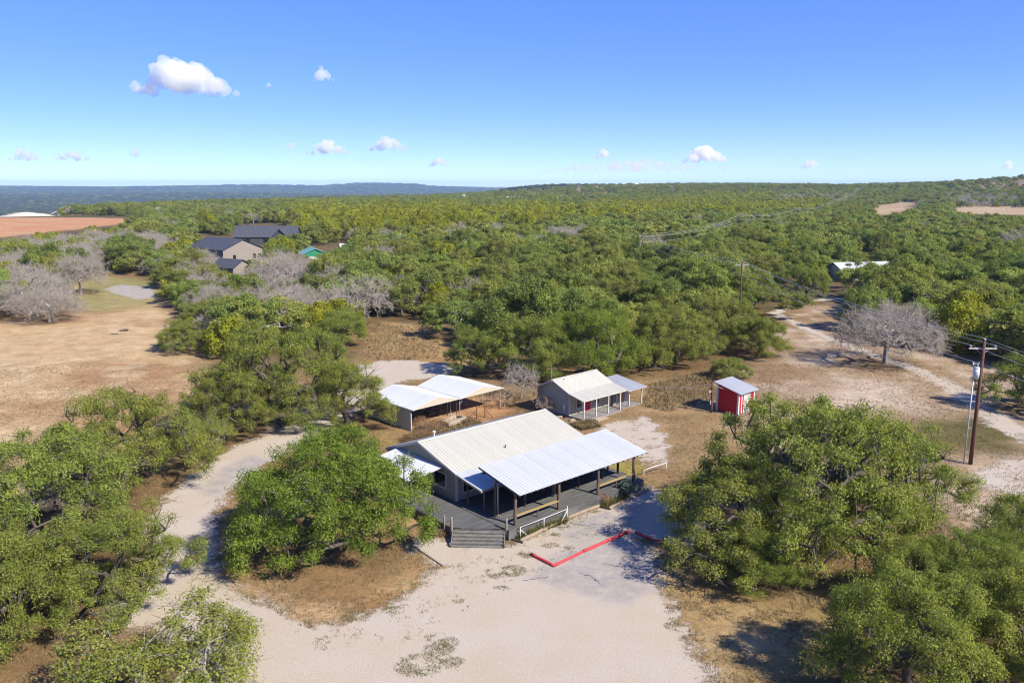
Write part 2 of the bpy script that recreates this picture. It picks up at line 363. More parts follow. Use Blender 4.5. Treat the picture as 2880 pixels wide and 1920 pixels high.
def groundcolor(P):
    x, y = P[:, 0], P[:, 1]; r = np.hypot(x, y); s = bearing(x, y)
    n1 = fbm(x / 14, y / 14, 1); n2 = fbm(x / 3.5, y / 3.5, 2); n3 = fbm(x / 55, y / 55, 3)
    def mix(c, col, w): w = np.clip(w, 0, 1)[:, None]; return c * (1 - w) + np.asarray(col) * w
    c = np.tile(alb(178, 148, 104), (len(P), 1))
    c = mix(c, alb(150, 120, 82), (n1 - .35) * 2.2); c = mix(c, alb(200, 172, 130), (n2 - .55) * 2.5)
    def zone(c, poly, soft, cols):
        sd = sdpoly(P, poly); w = smooth(-soft, soft, sd + (n2 - .5) * soft * 2.4)
        cc = np.tile(np.asarray(cols[0]), (len(P), 1))
        if len(cols) > 1: cc = mix(cc, cols[1], (n1 - .42) * 4)
        if len(cols) > 2: cc = mix(cc, cols[2], (n2 - .55) * 4)
        return c * (1 - w[:, None]) + cc * w[:, None]
    # wood floor
    wf = smooth(108, 125, y) * smooth(-.75, -.6, x / np.maximum(y, 1) + (y > 1) * 0)
    floor = mix(np.tile(alb(128, 108, 76), (len(P), 1)), alb(104, 98, 62), (n1 - .4) * 3)
    floor = mix(floor, alb(170, 138, 96), (n3 - .58) * 6)
    c = c * (1 - wf[:, None]) + floor * wf[:, None]
    c = zone(c, LEFTFIELD, 4, [alb(224, 192, 144), alb(194, 154, 110), alb(232, 204, 160)])
    c = zone(c, LAWN, 2, [alb(168, 160, 100), alb(190, 172, 118)])
    c = zone(c, ISLAND, 1.2, [alb(192, 156, 108), alb(170, 128, 86), alb(206, 178, 128)])
    c = zone(c, GP([(640, 1650), (720, 1660), (860, 1700), (1000, 1715), (930, 1760), (830, 1745), (700, 1690)]), 1.0, [alb(226, 192, 150), alb(214, 178, 132)])
    c = zone(c, CPSOIL, 1.0, [alb(214, 170, 124), alb(198, 150, 106), alb(222, 184, 140)])
    c = zone(c, STAIRSOIL, .8, [alb(226, 182, 130), alb(208, 160, 108)])
    c = zone(c, EASTFIELD, 3, [alb(194, 166, 132), alb(172, 142, 106), alb(222, 202, 176)])
    c = zone(c, EASTGREEN, 2.5, [alb(122, 112, 68), alb(142, 124, 80)])
    c = zone(c, GP([(2240, 1100), (2450, 1060), (2600, 1090), (2560, 1150), (2350, 1180)]), 4, [alb(226, 204, 178), alb(200, 172, 140)])
    c = zone(c, GP([(2560, 1330), (2700, 1290), (2880, 1310), (3000, 1500), (2700, 1560), (2500, 1480)]), 3, [alb(220, 198, 170), alb(196, 168, 134)])
    c = zone(c, EASTGRASS, 1.0, [alb(188, 158, 108), alb(160, 138, 88), alb(212, 184, 140)])
    c = zone(c, GP([(1690, 1318), (1740, 1305), (1800, 1300), (1820, 1330), (1760, 1350), (1700, 1345)]), .7, [alb(172, 160, 78), alb(190, 164, 96)])
    c = zone(c, GP([(1010, 1215), (1150, 1235), (1140, 1262), (1080, 1265), (1000, 1250)]), 1.5, [alb(186, 156, 96), alb(160, 144, 84)])
    c = zone(c, GP([(560, 1330), (470, 1420), (520, 1300), (640, 1240)]), 2, [alb(152, 136, 76), alb(180, 150, 98)])
    c = zone(c, GP([(1000, 900), (1230, 915), (1290, 960), (1420, 990), (1400, 1060), (1000, 1060)]), 3, [alb(204, 170, 120), alb(184, 148, 100), alb(170, 150, 96)])
    c = zone(c, ORANGEF, 6, [alb(226, 164, 116), alb(230, 182, 134)])
    c = zone(c, SANDF, 6, [alb(212, 190, 128), alb(196, 178, 118)])
    for pf in PALEF: c = zone(c, pf, 8, [alb(216, 190, 152), alb(204, 174, 134)])
    # far country: open tan hillside or dark wood
    far = smooth(950, 1400, r)
    tan = np.tile(alb(176, 146, 116), (len(P), 1)); dk = np.tile(np.array([.045, .06, .036]), (len(P), 1))
    w = np.maximum(smooth(.50, .58, fbm(x / 210, y / 210, 21)), OPENH(x, y, s, r)) * smooth(1250, 1400, s)
    fc = dk * (1 - w[:, None]) + tan * w[:, None]
    wl = smooth(.62, .66, fbm(x / 300, y / 300, 33)) * smooth(1400, 1200, s) * .6
    fc = fc * (1 - wl[:, None]) + np.array([.16, .155, .12]) * wl[:, None]
    c = c * (1 - far[:, None]) + fc * far[:, None]
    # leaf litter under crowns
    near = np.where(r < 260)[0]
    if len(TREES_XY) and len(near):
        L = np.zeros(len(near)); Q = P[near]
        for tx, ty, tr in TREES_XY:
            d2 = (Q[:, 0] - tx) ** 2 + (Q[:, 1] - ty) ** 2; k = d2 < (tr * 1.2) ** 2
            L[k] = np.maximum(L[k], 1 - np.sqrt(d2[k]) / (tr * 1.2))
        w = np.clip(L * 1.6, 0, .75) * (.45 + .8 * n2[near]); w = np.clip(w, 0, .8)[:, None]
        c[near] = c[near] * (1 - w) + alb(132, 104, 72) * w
    return c

def groundmat():
    m, nt, b = newmat('ground_cover')
    geo = N(nt, 'ShaderNodeNewGeometry'); pos = geo.outputs['Position']
    at = N(nt, 'ShaderNodeAttribute'); at.attribute_name = 'base'
    sd = N(nt, 'ShaderNodeAttribute'); sd.attribute_name = 'sd'
    asp = N(nt, 'ShaderNodeAttribute'); asp.attribute_name = 'grey_and_shade'  # grey ground tone; on the lot it carries painted tree shade
    # dry grass: streaky tufts, darker thatch and pale bare spots
    f1 = noise(nt, 2.6, 6, pos, .72); f2 = noise(nt, 11, 4, pos, .7); f3 = noise(nt, .35, 5, pos, .6)
    v = mathn(nt, 'ADD', mathn(nt, 'MULTIPLY', f1, .75), mathn(nt, 'MULTIPLY', f2, .75))
    v = mathn(nt, 'ADD', v, mathn(nt, 'MULTIPLY', f3, .5))
    k = mathn(nt, 'MULTIPLY_ADD', v, 2.5, -1.45)
    grass = mixc(nt, 1.0, at.outputs['Color'], k, 'MULTIPLY')
    thatch = mathn(nt, 'MULTIPLY_ADD', noise(nt, 1.1, 6, pos, .75), 6, -3.55, True)
    grass = mixc(nt, mathn(nt, 'MULTIPLY', thatch, .55), grass, mixc(nt, 1.0, at.outputs['Color'], (.62, .60, .50), 'MULTIPLY'))
    # gravel / caliche
    g1 = noise(nt, 30, 3, pos, .8); g2 = noise(nt, .22, 5, pos, .6); g3 = noise(nt, 5.5, 5, pos, .75)
    gv = mathn(nt, 'MULTIPLY_ADD', g1, .9, .55)
    gv = mathn(nt, 'MULTIPLY', gv, mathn(nt, 'MULTIPLY_ADD', noise(nt, 9, 2, pos, .6), .55, .725))
    gv = mathn(nt, 'MULTIPLY', gv, mathn(nt, 'MULTIPLY_ADD', g3, .22, .89))
    gc = mixc(nt, mathn(nt, 'MULTIPLY_ADD', g2, 3.2, -1.1, True), tuple(alb(230, 212, 186)), tuple(alb(234, 220, 202)))
    grey_shade_m = mathn(nt, 'MULTIPLY', asp.outputs['Fac'], mathn(nt, 'MULTIPLY_ADD', noise(nt, .9, 5, pos, .7), 3.2, -.9, True))
    gc = mixc(nt, grey_shade_m, gc, tuple(alb(196, 189, 182)))
    gc = mixc(nt, 1.0, gc, gv, 'MULTIPLY')
    spk = mathn(nt, 'MULTIPLY_ADD', noise(nt, 7.5, 3, pos, .6), 16, -11.2, True)
    spz = mathn(nt, 'MULTIPLY_ADD', noise(nt, .35, 4, pos, .6), 6, -2.7, True)
    gc = mixc(nt, mathn(nt, 'MULTIPLY', mathn(nt, 'MULTIPLY', spk, spz), .75), gc, tuple(alb(140, 118, 88)))
    edge = mathn(nt, 'ADD', sd.outputs['Fac'], mathn(nt, 'MULTIPLY_ADD', noise(nt, .55, 8, pos, .74), 6.4, -3.3))
    edge = mathn(nt, 'ADD', edge, mathn(nt, 'MULTIPLY_ADD', noise(nt, 4, 5, pos, .75), 2.6, -1.3))
    msk = mathn(nt, 'MULTIPLY_ADD', edge, 1.5, .5, True)
    col = mixc(nt, msk, grass, gc)
    nt.links.new(col, b.inputs['Base Color']); b.inputs['Roughness'].default_value = .95; b.inputs['Specular IOR Level'].default_value = .1
    bp = N(nt, 'ShaderNodeBump'); bp.inputs['Strength'].default_value = .55; bp.inputs['Distance'].default_value = .10
    hgt_ = mixc(nt, msk, v, mathn(nt, 'MULTIPLY', g1, .35))
    nt.links.new(hgt_, bp.inputs['Height']); nt.links.new(bp.outputs[0], b.inputs['Normal'])
    return m
M['ground'] = groundmat()

def build_ground():
    ang = np.concatenate([np.arange(-37, 37.01, .4), np.arange(41, 319.1, 6.0)])      # degrees from +Y
    ang = np.radians(ang)
    rad = [0.0, 8, 16]
    rr = 22.0
    while rr < 14500:
        rad.append(rr); rr += max(.8, rr * .0175)
    rad.append(14500); rad = np.array(rad)
    A, Rr = np.meshgrid(ang, rad)
    X = (Rr * np.sin(A)).ravel(); Y = (Rr * np.cos(A)).ravel()
    na, nr = len(ang), len(rad)
    Z = height(X, Y)
    i = np.arange(nr - 1)[:, None] * na; j = np.arange(na)[None, :]; j2 = (j + 1) % na
    F = np.stack([i + j, i + na + j, i + na + j2, i + j2], -1).reshape(-1, 4)
    c = groundcolor(np.stack([X, Y], 1)); c4 = np.concatenate([c, np.ones((len(c), 1))], 1)
    me = mesh_np('ground', np.stack([X, Y, Z], 1), F[:, ::-1], M['ground'], True,
                 {'base': ('POINT', 'FLOAT_COLOR', c4), 'sd': ('POINT', 'FLOAT', np.full(len(X), -9.)), 'grey_and_shade': ('POINT', 'FLOAT', np.zeros(len(X)))})
    tag(link(bpy.data.objects.new('ground', me)), 'dry grass ranch land reaching to the hills', None, None, 'structure')
def sheet(name, sdf, bounds, z, label, step=.55, grey_and_shade=None, margin=3.4):
    x0, y0, x1, y1 = bounds
    xs = np.arange(x0, x1 + step, step); ys = np.arange(y0, y1 + step, step)
    X, Y = np.meshgrid(xs, ys); P = np.stack([X.ravel(), Y.ravel()], 1)
    sd = sdf(P); nx = len(xs)
    i = (np.arange(len(ys) - 1)[:, None] * nx + np.arange(nx - 1)[None, :]).ravel()
    F = np.stack([i, i + 1, i + 1 + nx, i + nx], 1)
    F = F[(sd[F] > -margin).any(1)]
    used = np.unique(F); mp = np.zeros(len(P), int) - 1; mp[used] = np.arange(len(used)); F = mp[F]; P = P[used]; sd = sd[used]
    c = groundcolor(P); c4 = np.concatenate([c, np.ones((len(c), 1))], 1)
    a = grey_and_shade(P) if grey_and_shade is not None else np.zeros(len(P))
    me = mesh_np(name, np.concatenate([P, np.full((len(P), 1), z)], 1), F, M['ground'], True,
                 {'base': ('POINT', 'FLOAT_COLOR', c4), 'sd': ('POINT', 'FLOAT', sd), 'grey_and_shade': ('POINT', 'FLOAT', a)})
    return tag(link(bpy.data.objects.new(name, me)), label, None, None, 'structure')
def build_sheets():
    bb = lambda p, m=5: (p[:, 0].min() - m, p[:, 1].min() - m, p[:, 0].max() + m, p[:, 1].max() + m)
    A1 = GP([(1480, 1620), (1560, 1560), (1780, 1490), (1830, 1570), (1850, 1660), (1750, 1700), (1560, 1650)])  # right part is oak shade painted as grey on the gravel
    A2 = GP([(1560, 1490), (1640, 1450), (1740, 1420), (1830, 1400), (1780, 1490), (1620, 1540)])  # shadow of the oak clump, painted into the gravel colour
    A3 = GP([(560, 1380), (620, 1320), (700, 1280), (760, 1290), (680, 1340), (610, 1400)])  # greyer tone at the driveway bend
    grey_and_shade = lambda P: np.maximum.reduce([smooth(-.8, .8, sdpoly(P, a)) for a in (A1, A2, A3)])
    sheet('gravel_lot', lambda P: sdpoly(P, LOT) + .6, bb(LOT), .006, 'pale caliche gravel lot and curving driveway', .55, grey_and_shade)
    sheet('gravel_yard', lambda P: np.minimum(sdpoly(P, YARD), 1.6) - .9, bb(YARD), .010, 'bare pale gravel yard between house and cabin', .55)
    sheet('dirt_track', lambda P: sdline(P, TRACK, np.interp(np.arange(len(TRACK)), [0, 8, 12, 15], [1.3, 1.2, 1.9, 2.2])) - .1, bb(TRACK, 5), .014, 'pale worn dirt track crossing the dry field', .6)
    sheet('gravel_pad', lambda P: sdpoly(P, EASTPAD) - .6, bb(EASTPAD), .018, 'pale bare gravel patch near the utility pole', .6)
    sheet('patio', lambda P: sdpoly(P, PATIO), bb(PATIO), .006, 'grey gravel patio under the leafless oaks', .8, lambda P: np.ones(len(P)))
# ---------------------------------------------------------------- buildings
def panels(parent, name, P0, rep, w, count, slope, mat, ribs=3, rh=.032, th=.0):
    """ribbed roofing sheets laid side by side; each sheet is an object, all share one mesh"""
    P0, rep, slope = Vector(P0), Vector(rep).normalized(), Vector(slope)
    n = rep.cross(slope).normalized()
    if n.z < 0: n = -n
    prof = [(0, 0)]
    sp = w / ribs
    for k in range(ribs):
        c = sp * (k + .5) - sp * .35
        prof += [(c - .055, 0), (c - .022, rh), (c + .022, rh), (c + .055, 0)]
    prof.append((w + .0, 0))
    vs_, fs = [], []
    for t, h in prof:
        vs_ += [rep * t + n * h, rep * t + n * h + slope]
    for i in range(len(prof) - 1): fs.append((2 * i, 2 * i + 1, 2 * i + 3, 2 * i + 2))
    me = bpy.data.meshes.new(name); me.from_pydata([tuple(v) for v in vs_], [], fs); me.materials.append(mat)
    rg = random.Random(len(vs_) + count)
    for i in range(count):
        o = bpy.data.objects.new(name, me); link(o, parent)
        o.location = P0 + rep * (w * i) + n * (.004 + .005 * (i % 2) + rg.uniform(0, .004)) + slope.normalized() * rg.uniform(-.02, .02)
def slab(parent, name, P0, e1, e2, t, mat):
    """thin solid sheet: corner P0, edges e1, e2, thickness t downwards"""
    P0, e1, e2 = Vector(P0), Vector(e1), Vector(e2); n = e1.cross(e2).normalized()
    if n.z < 0: n = -n
    c = [P0, P0 + e1, P0 + e1 + e2, P0 + e2]
    return MB().add(c + [p - n * t for p in c], [(0, 1, 2, 3), (7, 6, 5, 4), (0, 4, 5, 1), (1, 5, 6, 2), (2, 6, 7, 3), (3, 7, 4, 0)]).build(name, mat, parent)
def siding(parent, name, A, B, out, prof, mat, bh=.19, lap=.02):
    """lap-board wall from A to B (xy); prof = [(t, z_top)...] roof line; boards overlap like clapboards"""
    A, B, out = Vector((A[0], A[1], 0)), Vector((B[0], B[1], 0)), Vector((out[0], out[1], 0))
    L = (B - A).length; d = (B - A) / L; mb = MB(); z0 = prof[0][2]
    top = lambda t: np.interp(t, [p[0] for p in prof], [p[1] for p in prof])
    zmax = max(p[1] for p in prof); tp = max(prof, key=lambda p: p[1])[0]
    def span(z):
        # interval of t where the wall is at least z high
        ts = np.linspace(0, L, 400); k = ts[top(ts) >= z - 1e-6]
        return (k[0], k[-1]) if len(k) else (tp, tp)
    z = z0
    while z < zmax - .01:
        z1 = min(z + bh, zmax); a0, a1 = span(z); b0, b1 = span(z1 - .001)
        q = [A + d * a0 + out * lap, A + d * a1 + out * lap, A + d * b1 + out * .004, A + d * b0 + out * .004]
        for v, zz in zip(q, (z, z, z1, z1)): v.z = zz
        q2 = [A + d * a0, A + d * a1]
        for v in q2: v.z = z
        mb.add(q + q2, [(0, 1, 2, 3), (4, 5, 1, 0)])
        z = z1
    # solid core behind the boards
    core = [A - out * .12, B - out * .12]
    pts = [(p[0], p[1]) for p in prof]
    f, bk = [], []
    for t, zt in [(0, z0)] + pts + [(L, z0)]:
        p = A + d * t; f.append((p.x, p.y, zt)); q = p - out * .12; bk.append((q.x, q.y, zt))
    k = len(f)
    mb.add(f + bk, [tuple(range(k)), tuple(range(2 * k - 1, k - 1, -1))] + [(i, (i + 1) % k, (i + 1) % k + k, i + k) for i in range(k)])
    o = mb.build(name, mat, parent); return o
def window(parent, C, dx, w, h, out, trim=.11, muntin=True):
    """framed window: centre C, along dx, wall faces out"""
    C, dx, out = Vector(C), Vector(dx), Vector(out); up = Vector((0, 0, 1))
    p = lambda s, t, o_: C + dx * s + up * t + out * o_
    fr = MB()
    for (s0, t0, s1, t1) in ((-w / 2 - trim, h / 2, w / 2 + trim, h / 2 + trim), (-w / 2 - trim, -h / 2 - trim, w / 2 + trim, -h / 2),
                             (-w / 2 - trim, -h / 2, -w / 2, h / 2), (w / 2, -h / 2, w / 2 + trim, h / 2)):
        fr.add([p(s0, t0, .0), p(s1, t0, .0), p(s1, t1, .0), p(s0, t1, .0), p(s0, t0, .07), p(s1, t0, .07), p(s1, t1, .07), p(s0, t1, .07)],
               [(0, 3, 2, 1), (4, 5, 6, 7), (0, 1, 5, 4), (1, 2, 6, 5), (2, 3, 7, 6), (3, 0, 4, 7)])
    wn = fr.build('window', M['trim'], parent)
    MB().add([p(-w / 2, -h / 2, .03), p(w / 2, -h / 2, .03), p(w / 2, h / 2, .03), p(-w / 2, h / 2, .03)], [(0, 1, 2, 3)]).build('pane', M['glass'], wn)
    if muntin:
        MB().bar(p(-w / 2, 0, .05), p(w / 2, 0, .05), .03, .05).build('sash_bar', M['trim'], wn)
    MB().bar(p(-w / 2 - trim - .04, -h / 2 - trim - .03, .06), p(w / 2 + trim + .04, -h / 2 - trim - .03, .06), .13, .05).build('sill', M['trim'], wn)
    return wn
def door(parent, C, dx, w, h, out, mat, knob=True):
    C, dx, out = Vector(C), Vector(dx), Vector(out); up = Vector((0, 0, 1))
    p = lambda s, t, o_: C + dx * s + up * t + out * o_
    def blk(mb, s0, t0, s1, t1, o0, o1):
        return mb.add([p(s0, t0, o0), p(s1, t0, o0), p(s1, t1, o0), p(s0, t1, o0), p(s0, t0, o1), p(s1, t0, o1), p(s1, t1, o1), p(s0, t1, o1)],
                      [(0, 3, 2, 1), (4, 5, 6, 7), (0, 1, 5, 4), (1, 2, 6, 5), (2, 3, 7, 6), (3, 0, 4, 7)])
    mb = blk(MB(), -w / 2, .02, w / 2, h, .0, .04)
    for s0, s1 in ((-w * .38, -w * .06), (w * .06, w * .38)):
        for t0, t1 in ((.2, .85), (1.0, h - .2)): blk(mb, s0, t0, s1, t1, .04, .055)
    d = mb.build('door', mat, parent)
    fr = MB(); blk(fr, -w / 2 - .12, 0, -w / 2 - .003, h + .12, 0, .075); blk(fr, w / 2 + .003, 0, w / 2 + .12, h + .12, 0, .075); blk(fr, -w / 2 - .003, h + .003, w / 2 + .003, h + .12, 0, .073)
    fr.build('door_frame', M['trim'], d)
    if knob: MB().tube([p(w * .38, 1.0, .04), p(w * .38, 1.0, .11)], .035, 8).build('handle', M['darksteel'], d)
    return d

def build_house():
    TH = math.radians(41.5); o = G(1285, 1408, .85)
    H = empty('ranch_house', (o.x, o.y, 0), TH)
    tag(H, 'taupe house with cream metal roof and wide white porch roof on log posts', 'house')
    # local frame: x along the ridge, y = -(distance to the front)
    L, RB, ZR, ZE, ZB, DZ = 14.7, 5.15, 4.62, 3.2, 2.8, .85
    f = MB().box(0.0, 0.0, 0.0, L, 10.0, .80); f.build('foundation', M['concrete'], H)
    siding(H, 'front_wall', (0, 0), (L, 0), (0, -1), [(0, ZE - .06, .8), (L, ZE - .06, .8)], M['siding'])
    gp = [(0, ZE - .1, .8), (RB, ZR - .1, .8), (10.0, ZB + .05, .8)]
    siding(H, 'gable_wall', (0, 0), (0, 10.0), (-1, 0), gp, M['siding'])
    siding(H, 'gable_wall', (L, 0), (L, 10.0), (1, 0), gp, M['siding'])
    siding(H, 'back_wall', (0, 10.0), (L, 10.0), (0, 1), [(0, ZB - .04, .8), (L, ZB - .04, .8)], M['siding'])
    for x, y in ((-.03, -.03), (L + .03, -.03), (-.03, 10.03), (L + .03, 10.03)):
        MB().box(x - .09, y - .09, .82, x + .09, y + .09, (ZE if y < 1 else ZB) - .08).build('corner_trim', M['trim'], H)
    # main roof
    sF = Vector((0, -RB - .05, ZE - ZR)); sB = Vector((0, 10.25 - RB, ZB - ZR))
    rf = slab(H, 'main_roof', (-.15, RB, ZR), (L + .3, 0, 0), sF, .10, M['trim'])
    panels(rf, 'roof_panel', (-.15, RB, ZR), (1, 0, 0), (L + .3) / 16, 16, sF, M['roof_cream'])
    rb = slab(H, 'back_roof', (-.15, RB, ZR), (L + .3, 0, 0), sB, .10, M['trim'])
    panels(rb, 'roof_panel', (-.15, RB, ZR), (1, 0, 0), (L + .3) / 16, 16, sB, M['roof_cream'])
    cap = MB(); cap.add([(-.18, RB - .24, ZR - .01), (L + .18, RB - .24, ZR - .01), (L + .18, RB, ZR + .075), (-.18, RB, ZR + .075), (L + .18, RB + .24, ZR - .03), (-.18, RB + .24, ZR - .03)], [(0, 1, 2, 3), (3, 2, 4, 5)])
    cap.build('ridge_cap', M['roof_cream'], rf)
    for x in (-.19, L + .19):
        MB().bar((x, RB, ZR - .06), (x, -.05, ZE - .06), .05, .2).build('fascia', M['trim'], rf)
        MB().bar((x, RB, ZR - .06), (x, 10.2, ZB - .06), .05, .2).build('fascia', M['trim'], rb)
    MB().tube([(6.4, 1.35, 3.55), (6.4, 1.35, 3.86)], .05, 10).build('vent_pipe', M['darksteel'], rf)
    v2 = MB().tube([(2.6, 6.6, 4.1), (2.6, 6.6, 4.55)], .07, 10); v2.tube([(2.6, 6.6, 4.5), (2.6, 6.6, 4.66)], .14, 10); v2.build('vent_pipe', M['white'], rb)
    window(H, (-.02, 2.2, 2.15), (0, 1, 0), 1.55, 1.1, (-1, 0, 0), .12, False)
    window(H, (-.02, 6.4, 2.15), (0, 1, 0), 1.4, 1.1, (-1, 0, 0), .12)
    for x in (1.15, 5.2, 11.6): window(H, (x, -.02, 2.05), (1, 0, 0), 1.0, 1.15, (0, -1, 0), .11)
    door(H, (3.3, -.02, .86), (1, 0, 0), .95, 2.05, (0, -1, 0), M['dark_wall']); door(H, (8.6, -.02, .86), (1, 0, 0), 1.7, 2.05, (0, -1, 0), M['dark_wall'])
    # low front porch roof
    lw = Vector((0, -3.35, 2.75 - 3.22))
    lp = slab(H, 'low_porch_roof', (-.12, -.02, 3.19), (L + .3, 0, 0), lw, .03, M['rafter'])
    panels(lp, 'roof_panel', (-.12, -.02, 3.195), (1, 0, 0), (L + .3) / 16, 16, lw, M['roof_white'])
    MB().bar((-.15, -.02, 3.12), (-.15, -3.33, 2.66), .05, .16).build('fascia', M['trim'], lp)
    MB().bar((-.1, -3.28, 2.62), (L + .1, -3.28, 2.62), .09, .16).build('beam', M['grey_wood'], lp)
    k = 0
    for x in (.15, 3.3, 6.4, 9.5, 12.4, 14.6):
        log_post((x, -3.3, DZ), (x, -3.3, 2.56), .085, 31 + k).build('post', M['post'], H, True); k += 1
    log_post((.03, -1.4, DZ), (.03, -1.4, 2.85), .075, 77).build('post', M['post'], H, True)
    # high porch roof on log posts
    b0, b1, z0, z1 = 2.42, 7.3, 4.36, 3.42
    ps = Vector((0, -(b1 - b0), z1 - z0)); x0, x1 = .3, 15.15
    pr = slab(H, 'porch_roof', (x0, -b0, z0), (x1 - x0, 0, 0), ps, .012, M['roof_grey'])
    panels(pr, 'roof_panel', (x0, -b0, z0 + .004), (1, 0, 0), (x1 - x0) / 16, 16, ps, M['roof_white'])
    n_r = 25
    for i in range(n_r):
        x = x0 + .04 + (x1 - x0 - .08) * i / (n_r - 1)
        MB().bar((x, -b0, z0 - .09), (x, -b1 + .04, z1 - .09), .045, .14).build('rafter', M['rafter'], pr)
    for bb in (3.0, 4.5, 6.7):
        zz = z0 + (z1 - z0) * (bb - b0) / (b1 - b0) - .27
        MB().bar((x0 - .05, -bb, zz), (x1, -bb, zz), .11, .2).build('beam', M['rafter'], pr)
    for i, x in enumerate((.42, 5.0, 9.6, 14.1)):
        log_post((x, -6.65, DZ - .5), (x, -6.65, z1 - .12), .125, 5 + i).build('post', M['post'], H, True)
    for i, x in enumerate((.3, 3.4, 6.5, 9.6, 12.6, 14.6)):
        log_post((x, -4.45, DZ), (x, -4.45, 3.7), .10, 50 + i).build('post', M['post'], H, True)
    ds = MB().tube([(.43, -4.52, 3.6), (.43, -4.62, 3.3), (.43, -4.62, 1.0), (.5, -4.85, .92)], .045, 8); ds.build('downspout', M['white'], H, True)
    ds = MB().tube([(6.6, -4.62, 3.6), (6.6, -4.62, 1.0)], .035, 8); ds.build('downspout', M['white'], H, True)
    # plank counters between the posts
    for xa, xb in ((.5, 4.95), (9.65, 14.05)):
        pl = MB().box(xa, -6.78, DZ + .70, xb, -6.50, DZ + .75).build('counter_plank', M['plank'], H)
        log_post(((xa + xb) / 2, -6.64, DZ), ((xa + xb) / 2, -6.64, DZ + .70), .055, 9).build('plank_support', M['post'], pl, True)
    # left lean-to roof
    aw = Vector((-3.25, 0, -.52)); al = slab(H, 'side_porch_roof', (-.03, 1.75, 3.27), (0, 6.65, 0), aw, .03, M['rafter'])
    panels(al, 'roof_panel', (-.03, 1.75, 3.275), (0, 1, 0), 6.65 / 8, 8, aw, M['roof_white'])
    MB().bar((-3.2, 1.8, 2.66), (-3.2, 8.35, 2.66), .1, .16).build('beam', M['grey_wood'], al)
    for i, y in enumerate((1.9, 5.0, 8.2)): log_post((-3.15, y, DZ), (-3.15, y, 2.6), .09, 90 + i).build('post', M['post'], H, True)
    # deck: real boards with gaps; front boards run with the house, corner boards run with the stairs
    def clipstrip(poly, p, d, n_, w):
        """convex-ish polygon cut to a strip of width w around line p,d -> extents along d"""
        out = []
        for off in (-w / 2, w / 2):
            ts = []
            q = p + n_ * off
            for i in range(len(poly)):
                a, b = poly[i], poly[(i + 1) % len(poly)]; da = (a - q).dot(n_); db = (b - q).dot(n_)
                if da * db < 0:
                    x = a.lerp(b, da / (da - db)); ts.append((x - q).dot(d))
            if len(ts) < 2: return None
            out.append((min(ts), max(ts)))
        return max(out[0][0], out[1][0]), min(out[0][1], out[1][1])
    def decking(poly, d, name, top, w=.14, gap=.012, seed=0):
        poly = [Vector((a, b, 0)) for a, b in poly]; d = Vector((d[0], d[1], 0)).normalized(); n_ = Vector((-d.y, d.x, 0))
        lo = min(p.dot(n_) for p in poly); hi = max(p.dot(n_) for p in poly); mb = MB(); rg = random.Random(seed)
        s = lo + w / 2
        while s < hi - .02:
            e = clipstrip(poly, n_ * s, d, n_, w - gap)
            if e and e[1] - e[0] > .05:
                zt = top + rg.uniform(-.004, .004)
                a, b = n_ * s + d * e[0], n_ * s + d * e[1]; a.z = b.z = zt - .02
                mb.bar(a, b, w - gap, .04)
            s += w
        return tag(mb.build(name, M['deck'], H), None, None, None, 'stuff')
    decking([(0.0, 0.0), (15.1, 0.0), (15.1, -7.05), (-.58, -7.05), (-.58, -3.4), (0, -3.4)][:4] + [(-.58, 0)], (1, 0), 'deck_boards', DZ, seed=1)
    c, s_ = math.cos(-TH), math.sin(-TH)
    decking([(-.6, -6.66), (-3.4, -3.95), (-3.4, 8.4), (-.6, 8.4)], (c, s_), 'deck_boards', DZ - .012, seed=2)
    sk = MB(); P = [(-3.38, 8.35), (-3.38, -3.93), (-.62, -6.6), (-.56, -7.02), (15.05, -7.02), (15.05, 0)]
    for (a, b) in zip(P[:-1], P[1:]):
        sk.bar((a[0], a[1], DZ - .2), (b[0], b[1], DZ - .2), .045, .26); sk.bar((a[0], a[1], DZ - .56), (b[0], b[1], DZ - .56), .045, .5)
    sk.build('deck_skirt', M['deck'], H)
    # stairs at the cut corner
    tl, tr = Vector((-3.38, -3.96, 0)), Vector((-.62, -6.62, 0)); dd = (tr - tl).normalized(); oo = Vector((dd.y, -dd.x, 0))
    if oo.y > 0: oo = -oo
    st = empty('stairs'); st.parent = H; st.name = 'stairs'
    n_s = 5
    for i in range(n_s):
        z = DZ - .03 - (i + 1) * (DZ - .03) / (n_s + .35); r0 = .29 * i; r1 = r0 + .31
        a = tl + oo * ((r0 + r1) / 2 + .03); b = tr + oo * ((r0 + r1) / 2 + .03); a.z = b.z = z
        for j in (-1, 1):
            q = oo * (.077 * j); MB().bar(a + q + dd * .02 * j, b + q + dd * .02 * j, .148, .05).build('tread', M['step'], st)
        a2 = tl + oo * (r0 + .03); b2 = tr + oo * (r0 + .03); a2.z = b2.z = z + .09
        MB().bar(a2, b2, .03, .12).build('riser', M['deck'], st)
    for e in (tl - dd * .03, tr + dd * .03):
        mb = MB(); mb.bar(e + oo * .02 + Vector((0, 0, DZ - .2)), e + oo * 1.5 + Vector((0, 0, .02)), .05, .3); mb.build('stringer', M['step'], st)
    for i, e in enumerate((tl - dd * .12 + oo * .05, tr + dd * .14 + oo * .05)):
        log_post(e, e + Vector((0, 0, 1.75)), .09, 40 + i).build('newel_post', M['grey_wood'], st, True)
        g = e + oo * 1.25 + Vector((0, 0, 0)); 
        log_post(g + Vector((0, 0, -.05)), g + Vector((0, 0, .25)), .07, 60 + i).build('newel_post', M['grey_wood'], st, True)
    e = Vector((-3.42, -2.9, 0)); log_post(e + Vector((0, 0, .1)), e + Vector((0, 0, 1.55)), .07, 44).build('rail_post', M['grey_wood'], H, True)
    return H

